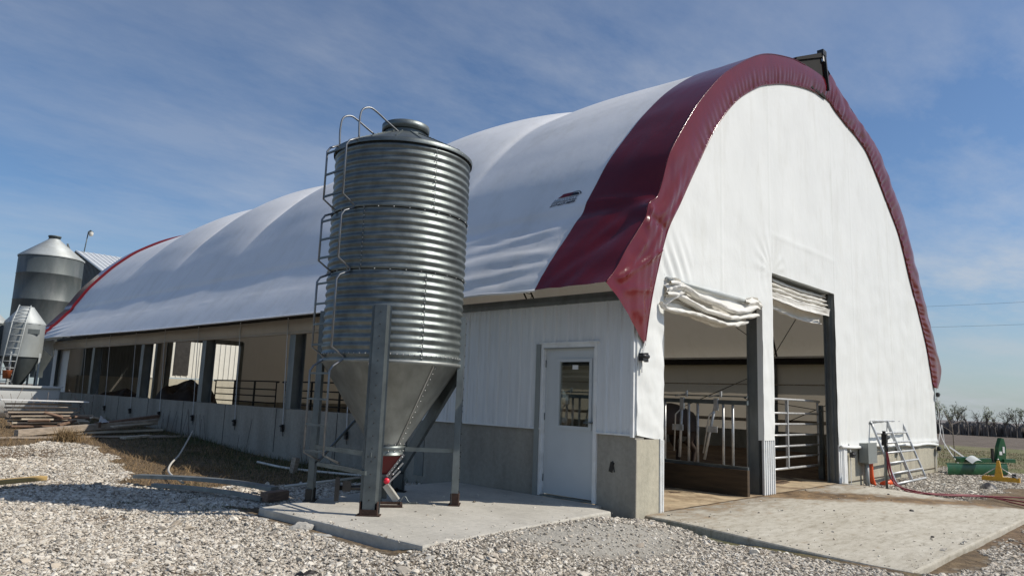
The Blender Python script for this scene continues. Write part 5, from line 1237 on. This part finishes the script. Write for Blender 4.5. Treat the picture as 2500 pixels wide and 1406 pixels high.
rock((-4.55, .10, -.15), .07, 'dark clod lying alone on the gravel before the pad', 'pad', 'dirt_clod', (1.4, 1, .6), None, 'clod')
for (x, y, r, wh) in ((1.9, -.75, .012, 'nearest the feed bunk'), (4.7, -1.9, .03, 'the biggest one, towards the right'), (6.3, -1.1, .02, 'closest to the hydrant'), (5.6, -1.35, .015, 'in front of the right doorway'), (2.6, -2.7, .02, 'closest to the front edge'), (.9, -.55, .012, 'closest to the concrete corner pier'), (3.3, -1.25, .014, 'in front of the middle post')):
    rock((x, y, -.075 - .12 * sst(0, 3.1, -y) + r * .3), r, f'small dark clod of mud on the apron, {wh}', 'pad', 'mud_clod', (1.3, 1, .6), 'mud clods on the apron', 'clod')

# ================================================================== right side things
gt = gate('leaning_gate', 2.35, 1.35, 6, 'galvanised gate leaning against the white gable right of the doorways', r=.026, stiles=(.5,)); gt.location = (8.85, -.50, -.14); gt.rotation_euler = (-math.radians(20), 0, 0.02)
eb = empty('meter_box', (8.35, -.02, .30), 'grey metal electrical box on the concrete base', 'electrical box')
mb = MB(); mb.bb((-.22, -.17, -.02), (.30, .0, .38)); mb.build('housing', 'boxgrey', eb)
mb = MB(); mb.bb((-.23, -.185, -.03), (.31, -.172, .39)); mb.build('door', 'boxgrey', eb)
mb = MB(); mb.tube([(-.0, -.07, 0), (-.0, -.07, -.55)], .045, 10); mb.build('conduit', 'galv_pale', eb)
mb = MB(); mb.tube(vcurve([(.2, -.08, 0), (.22, -.08, -.3), (.30, -.10, -.5)], 12), .05, 10); mb.build('conduit', 'orange', eb)['label'] = 'orange conduit below the box'
mb = MB(); mb.tube([(0, 0, 0), (.28, -.12, .06)], .06, 12); o = mb.build('orange_pipe', 'orange'); o.location = (8.85, -.22, -.18); tag(o, 'short orange pipe end lying in the gravel', 'pipe')
hy = empty('hydrant', (7.5, -.72, -.2), 'black topped yard hydrant on a steel post with red hoses', 'hydrant')
mb = MB(); mb.tube([(0, 0, 0), (-.02, 0, .95)], .022, 10); mb.build('post', 'galv', hy)
mb = MB(); mb.box((-.03, 0, 1.0), (.09, .09, .22)); mb.tube([(-.03, 0, 1.02), (.12, -.02, 1.05)], .04, 10); mb.box((-.05, 0, 1.14), (.06, .05, .06)); mb.tube([(-.02, -.02, .95), (-.06, -.04, .78)], .03, 8); mb.build('valve_head', 'black', hy)
HZ = [[(7.47, -.74, .62), (7.5, -.78, .1), (7.52, -1.0, -.12), (7.6, -1.2, -.17), (8.0, -1.5, -.19), (8.64, -2.05, -.19), (7.9, -2.75, -.2), (7.3, -3.3, -.22), (6.4, -3.9, -.24)],
      [(7.44, -.76, .60), (7.42, -.85, .1), (7.38, -.95, -.06), (7.7, -1.45, -.17), (8.2, -1.85, -.19), (8.5, -2.25, -.19), (8.2, -3.0, -.2), (8.0, -3.6, -.22)],
      [(7.50, -.72, .55), (7.58, -.85, .0), (7.66, -1.15, -.15), (8.1, -1.62, -.18), (8.7, -2.2, -.19), (9.2, -2.9, -.19), (9.4, -3.6, -.2)]]
for k, (P, lb) in enumerate(zip(HZ, ('red hose that loops nearest to the apron edge', 'middle red hose hanging from the hydrant onto the gravel', 'red hose running furthest out over the gravel'))):
    mb = MB(); mb.tube([(x, y, z + .012) for x, y, z in vcurve(P, 90)], .013, 8); o = mb.build('water_hose', 'hose'); tag(o, lb, 'hose', 'red hoses from the hydrant')
mb = MB(); mb.grid(lambda u, v: (.26 * math.cos(2 * PI * v) * u * (1 + .3 * nz(math.cos(2 * PI * v), math.sin(2 * PI * v))), .16 * math.sin(2 * PI * v) * u, .11 * (1 - u ** 2) + .02 * nz(u * 5, v * 9)), 10, 24); o = mb.build('black_sack', 'pad'); o.location = (11.0, -1.72, -.22); tag(o, 'crumpled black sack lying on the gravel before the implements', 'sack')
# rear blade
rb = empty('rear_blade', (14.2, -.9, -.22), 'green tractor rear blade lying on the gravel beyond the barn', 'rear blade', rz=math.atan2(-.99, 1.95)); rb.scale = (.92, .92, .88)
mb = MB(); L2 = 1.15
def bl(u, v): a = (v - .5) * 1.6; return (-L2 + 2 * L2 * u, -.12 * math.cos(a) + .10, .19 + .18 * math.sin(a) / math.sin(.8))
mb.grid(bl, 4, 10); mb.bb((-L2, -.0, .35), (L2, .05, .375)); mb.build('blade', 'green', rb)
mb = MB(); mb.bb((-L2, .0, -.01), (L2, .025, .07)); mb.build('cutting_edge', 'rust', rb)
mb = MB(); mb.bb((-.5, .12, .38), (.9, .26, .50)); mb.lathe([(.0, .0), (.28, .0), (.28, .04), (0, .05)], (-.1, .3, .48), 24); mb.build('frame', 'green', rb)
mb = MB(); mb.prism([(.84, .46), (.93, .86), (1.05, 1.12), (1.15, 1.10), (1.22, .86), (1.19, .46)], 1, .05, .16); mb.build('mast', 'green', rb)
mb = MB(); mb.bb((.93, .035, .62), (1.03, .048, .72)); mb.bb((1.07, .035, .68), (1.14, .048, .86)); mb.build('decal', 'decal', rb)
mb = MB(); mb.bb((.74, .1, .42), (.80, .16, .80)); mb.build('stop_bar', 'darksteel', rb)
mb = MB(); mb.tube([(.9, .1, .44), (1.5, .05, .46)], .04, 10); mb.bb((1.05, .0, .40), (1.5, .12, .5)); mb.build('hitch_arm', 'green', rb)
mb = MB(); mb.grid(lambda u, v: (-.45 + .5 * u, .0 - .2 * v, .50 + .1 * math.sin(PI * u) - .12 * v), 8, 4); mb.build('dirt_shield', 'galv_pale', rb)
# yellow three point frame
yf = empty('hitch_frame', (12.8, -1.55, -.2), 'yellow A shaped hitch frame lying in front of the green blade', 'hitch frame')
mb = MB(); mb.bb((-.06, -.55, .02), (.06, .5, .15)); mb.build('cross_bar', 'yellow', yf)
mb = MB(); mb.prism([(-.09, .15), (-.02, .62), (.05, .62), (.14, .15)], 0, -.05, .05); mb.build('upright', 'yellow', yf)
for s in (-1, 1):
    mb = MB(); mb.tube([(0, .02, .46), (-.05, .5 * s, .13)], .015, 8); mb.build('stay', 'pipe', yf)
mb = MB(); mb.dots([(0, .015, .66)], .035); mb.build('ball', 'bolt', yf)
mb = MB(); mb.box((.0, -.4, .2), (.1, .1, .12)); mb.build('coupler', 'black', yf)
yf.scale = (.85, .72, .78); yf.location.y = -1.62
# loose straps flying at the barn's right corner
mb = MB()
for P in ([(14.25, -.05, 1.75), (14.5, .0, 1.3), (14.62, .0, .75), (14.95, -.1, .35), (15.3, -.3, -.1)], [(14.3, .0, .55), (14.7, .0, 1.0), (14.8, .0, .98), (14.95, .0, .4)], [(15.0, -.1, .45), (15.6, -.4, .1), (16.3, -.6, -.2)]):
    Q = vcurve(P, 20)
    for i in range(19): mb.bar(Q[i], Q[i + 1], .05, .006, (0, 1, 0))
o = mb.build('loose_strap', 'strap'); tag(o, 'loose grey webbing strap twisting off the right corner of the barn', 'strap')
# sapling
def tree_mesh(name, H, spread, depth, r0, seed, leaves, mats, parent, wood='bark', bare=.8):
    R = random.Random(seed); mb = MB(); lf = MB()
    def grow(p, d, L, r, lev):
        n = 4; pts = [p]; q = p.copy(); dd = d.copy()
        for i in range(n):
            dd = (dd + Vector((R.uniform(-1, 1), R.uniform(-1, 1), R.uniform(-.3, .7))) * .14).normalized(); q = q + dd * L / n; pts.append(q.copy())
        mb.tube(pts, r, 5 if lev < 2 else 3, cap=False, rf=lambda i: r * (1 - .55 * i / n))
        if lev < depth:
            for k in range(R.choice((3, 4)) if lev else R.choice((5, 6, 7))):
                t = R.uniform(.35, 1); i = min(n - 1, int(t * n)); b = pts[i].lerp(pts[i + 1], t * n - i) if i < n else pts[-1]
                ax = dd.orthogonal().normalized(); ax.rotate(Matrix.Rotation(R.uniform(0, 2 * PI), 3, dd)); nd = (dd * R.uniform(.6, 1.1) + ax * R.uniform(.45, .9) * spread + Vector((0, 0, .15))).normalized()
                grow(b, nd, L * R.uniform(.48, .7), r * .5, lev + 1)
        else:
            for _ in range(leaves):
                c = pts[R.randint(1, n)] + Vector((R.uniform(-1, 1), R.uniform(-1, 1), R.uniform(-1, 1))) * .3; s = R.uniform(.05, .13); a = Vector((R.uniform(-1, 1), R.uniform(-1, 1), R.uniform(-1, 1))).normalized() * s; b2 = a.orthogonal().normalized() * s
                lf.add([c - a, c + b2, c + a, c - b2], [(0, 1, 2, 3)])
    grow(Vector((0, 0, -.2)), Vector((0, 0, 1)), H * .42, r0, 0)
    return mb, lf
sp = empty('sapling', (20.5, 1.0, -.3), 'thin bare sapling standing behind the green blade', 'sapling')
mb = MB(); mb.tube(vcurve([(0, 0, 0), (-.1, 0, .6), (-.25, 0, 1.2), (-.55, .1, 1.6)], 12), .018, 5); mb.build('trunk', 'twig', sp)
mb = MB()
for (a, b_) in (((-.25, 0, 1.2), (.0, -.2, 1.75)), ((-.2, 0, 1.0), (-1.3, .2, 1.35)), ((-.55, .1, 1.6), (-1.0, .2, 2.0)), ((-.12, 0, .7), (.3, -.1, 1.1)), ((-.3, 0, 1.3), (.5, -.2, 1.45))): mb.tube([a, ((a[0] + b_[0]) / 2, a[1], (a[2] + b_[2]) / 2 - .05), b_], .007, 4, cap=False)
mb.build('branches', 'twig', sp)
# far trees
kinds = []
for k, (H, spd, lv, sd) in enumerate(((8.5, .9, 3, 11), (7.2, 1.2, 1, 5), (9.2, .8, 5, 21))):
    mb, lf = tree_mesh('t', H, spd, 3, .17, sd, lv, None, None); kinds.append((mb, lf))
protos = []
TREES = [(76.6, 200, 2, 'slender tree with thin pale leaves first right of the barn'), (77.15, 203, 0, 'tree with thin pale leaves second right of the barn'), (77.6, 198, 2, 'tall leafing tree third right of the barn, the tallest of the row'),
         (78.75, 205, 1, 'round dark bare tree in the middle of the far row'), (79.3, 202, 0, 'bare tree right of the round dark one'), (79.75, 204, 1, 'bare wide tree behind the green mast'), (80.3, 200, 1, 'bare tree to the right of the green mast'),
         (80.85, 206, 0, 'bare tree near the right edge of the far row'), (81.35, 201, 2, 'leafing tree at the right edge of the picture'), (78.2, 207, 1, 'low bare tree left of the round dark one')]
for i, (az, d, k, lb) in enumerate(TREES):
    x = CAMP[0] + d * math.sin(math.radians(az)); y = CAMP[1] + d * math.cos(math.radians(az))
    t_ = empty('field_tree', (x, y, gh(x, y, False)), lb, 'tree', 'trees along the far field edge', rz=i * 1.3); t_.scale = (1.1, 1.1, 1.12 + .14 * math.sin(i * 2.1))
    if k not in [p[0] for p in protos]:
        a = kinds[k][0].build('trunk', 'bark', t_); b_ = kinds[k][1].build('crown', 'bud', t_); protos.append((k, a, b_))
    else:
        _, a, b_ = [p for p in protos if p[0] == k][0]
        for q in (a, b_): c = q.copy(); C.objects.link(c); c.parent = t_
# dense wood behind
vs = []; fs = []
for k in range(9000):
    az = rng.uniform(73, 86); d = rng.uniform(212, 250); x = CAMP[0] + d * math.sin(math.radians(az)); y = CAMP[1] + d * math.cos(math.radians(az)); z = gh(x, y, False)
    h = (2.2 + .8 * nz(az * 1.7, 0) + rng.uniform(-.3, .5)) * (1 + (d - 212) / 90); w = rng.uniform(.08, .5); a = rng.uniform(0, PI); dx, dy = w * math.cos(a), w * math.sin(a); lx = rng.uniform(-.6, .6)
    i = len(vs); vs += [(x - dx, y - dy, z), (x + dx, y + dy, z), (x + lx + dx * .5, y + dy * .5, z + h), (x + lx - dx * .5, y - dy * .5, z + h * .93)]; fs.append((i, i + 1, i + 2, i + 3))
me = bpy.data.meshes.new('woodland'); me.from_pydata(vs, [], fs); M['wood'] = simple('winter_wood', (.16, .145, .135), .95, 0, .45, .3); me.materials.append(M['wood'])
o = bpy.data.objects.new('woodland', me); C.objects.link(o); tag(o, 'dark leafless wood along the far side of the ploughed field', 'wood', kind='stuff')
mb = MB(); mb.grid(lambda u, v: (CAMP[0] + (260 + 60 * v) * math.sin(math.radians(60 + 40 * u)), CAMP[1] + (260 + 60 * v) * math.cos(math.radians(60 + 40 * u)), gh(CAMP[0] + 260 * math.sin(math.radians(60 + 40 * u)), 0, False) - 1 + 4.6 * math.sin(v * PI * .5) + .5 * nz(u * 30, 0)), 60, 5)
o = mb.build('hill', 'wood'); tag(o, kind='structure')
# power line
pwl = empty('power_line', (60, 20, -1), 'pair of thin power wires crossing the sky right of the barn', 'power line')
def pol(az, d, z): return (CAMP[0] + d * math.sin(math.radians(az)) - 60, CAMP[1] + d * math.cos(math.radians(az)) - 20, z + 1)
for z in (11.9, 9.85):
    mb = MB(); a = Vector(pol(62, 86, z)); b_ = Vector(pol(95, 82, z + .25)); mb.tube([a.lerp(b_, t) + Vector((0, 0, -1.2 * (1 - (2 * t - 1) ** 2) * .3)) for t in np.linspace(0, 1, 24)], .011, 5, cap=False); mb.build('wire', 'wire', pwl)
for az, d in ((62, 86), (95, 82)):
    p = pol(az, d, -1.5); mb = MB(); mb.tube([p, (p[0], p[1], 13.5)], .16, 8); mb.bar((p[0] - .1, p[1] - 1, 12.9), (p[0] - .1, p[1] + 1, 12.9), .1, .12); mb.build('pole', 'bark', pwl)

# ================================================================== world, sun, camera
w = bpy.data.worlds.new('World'); bpy.context.scene.world = w; w.use_nodes = True; t = w.node_tree; t.nodes.clear()
out = t.nodes.new('ShaderNodeOutputWorld'); bg = t.nodes.new('ShaderNodeBackground'); sk = t.nodes.new('ShaderNodeTexSky'); sk.sky_type = 'NISHITA'
sk.sun_disc = False; sk.sun_elevation = SUN_EL; sk.sun_rotation = math.atan2(SUN_H[0], SUN_H[1]); sk.air_density = 1.0; sk.dust_density = .6; sk.ozone_density = 3.0; sk.altitude = 200
tc = t.nodes.new('ShaderNodeTexCoord'); sx = t.nodes.new('ShaderNodeSeparateXYZ'); t.links.new(tc.outputs['Generated'], sx.inputs[0])
# project direction onto a cloud plane
def mth(op, a, b=None):
    n = t.nodes.new('ShaderNodeMath'); n.operation = op
    for i, x in enumerate((a, b)):
        if x is None: continue
        if isinstance(x, (int, float)): n.inputs[i].default_value = x
        else: t.links.new(x, n.inputs[i])
    return n.outputs[0]
zz_ = mth('MAXIMUM', mth('ADD', sx.outputs['Z'], .10), .04)
cx_ = t.nodes.new('ShaderNodeCombineXYZ'); t.links.new(mth('DIVIDE', sx.outputs['X'], zz_), cx_.inputs[0]); t.links.new(mth('DIVIDE', sx.outputs['Y'], zz_), cx_.inputs[1])
mp = t.nodes.new('ShaderNodeMapping'); mp.inputs['Rotation'].default_value = (0, 0, math.radians(20)); mp.inputs['Location'].default_value = (1.7, .6, 0); mp.inputs['Scale'].default_value = (.62, 1.15, 1); t.links.new(cx_.outputs[0], mp.inputs[0])
n1 = noisef(t, mp.outputs[0], 1.0, 11, .66); n2 = noisef(t, cx_.outputs[0], .38, 3, .5)
cl = mth('MULTIPLY', ramp(t, n1, [(.40, (0, 0, 0)), (.64, (1, 1, 1))]), ramp(t, n2, [(.36, (.15,) * 3), (.62, (1, 1, 1))]))
cl = mth('MULTIPLY', cl, ramp(t, sx.outputs['X'], [(.35, (.34,) * 3), (.9, (1.0,) * 3)]))
hz = ramp(t, sx.outputs['Z'], [(.0, (.55,) * 3), (.22, (0, 0, 0))])
c0 = mixc(t, mth('MULTIPLY', cl, .88), sk.outputs[0], (7.4, 6.7, 6.3))
c0 = mixc(t, 1.0, c0, (.92, 1.04, 1.15), 'MULTIPLY')
c1 = mixc(t, hz, c0, (3.9, 4.6, 5.2))
t.links.new(c1, bg.inputs[0]); bg.inputs[1].default_value = .09; t.links.new(bg.outputs[0], out.inputs[0])
sl = bpy.data.lights.new('sun', 'SUN'); sl.energy = 4.4; sl.angle = math.radians(.5); sl.color = (1, .925, .82)
so = bpy.data.objects.new('sun', sl); C.objects.link(so)
d = Vector((SUN_H[0] * math.cos(SUN_EL), SUN_H[1] * math.cos(SUN_EL), math.sin(SUN_EL))); so.rotation_euler = d.to_track_quat('Z', 'Y').to_euler(); so.location = (30, -40, 50)
cam = bpy.data.cameras.new('camera'); cam.sensor_width = 36; cam.lens = 1749.27 / 2500 * 36; cam.clip_end = 4000; cam.clip_start = .05
co = bpy.data.objects.new('camera', cam); C.objects.link(co)
r = Vector((0.69227147, -0.72070776, 0.03661334)); u = Vector((-0.13373905, -0.07827397, 0.98792057)); f = Vector((0.70913615, 0.68880586, 0.15057361))
co.matrix_world = Matrix.Translation(CAMP) @ Matrix((r, u, -f)).transposed().to_4x4()
sc = bpy.context.scene; sc.camera = co
sc.view_settings.view_transform = 'Standard'; sc.view_settings.look = 'None'; sc.view_settings.exposure = 0.04; sc.view_settings.gamma = 1
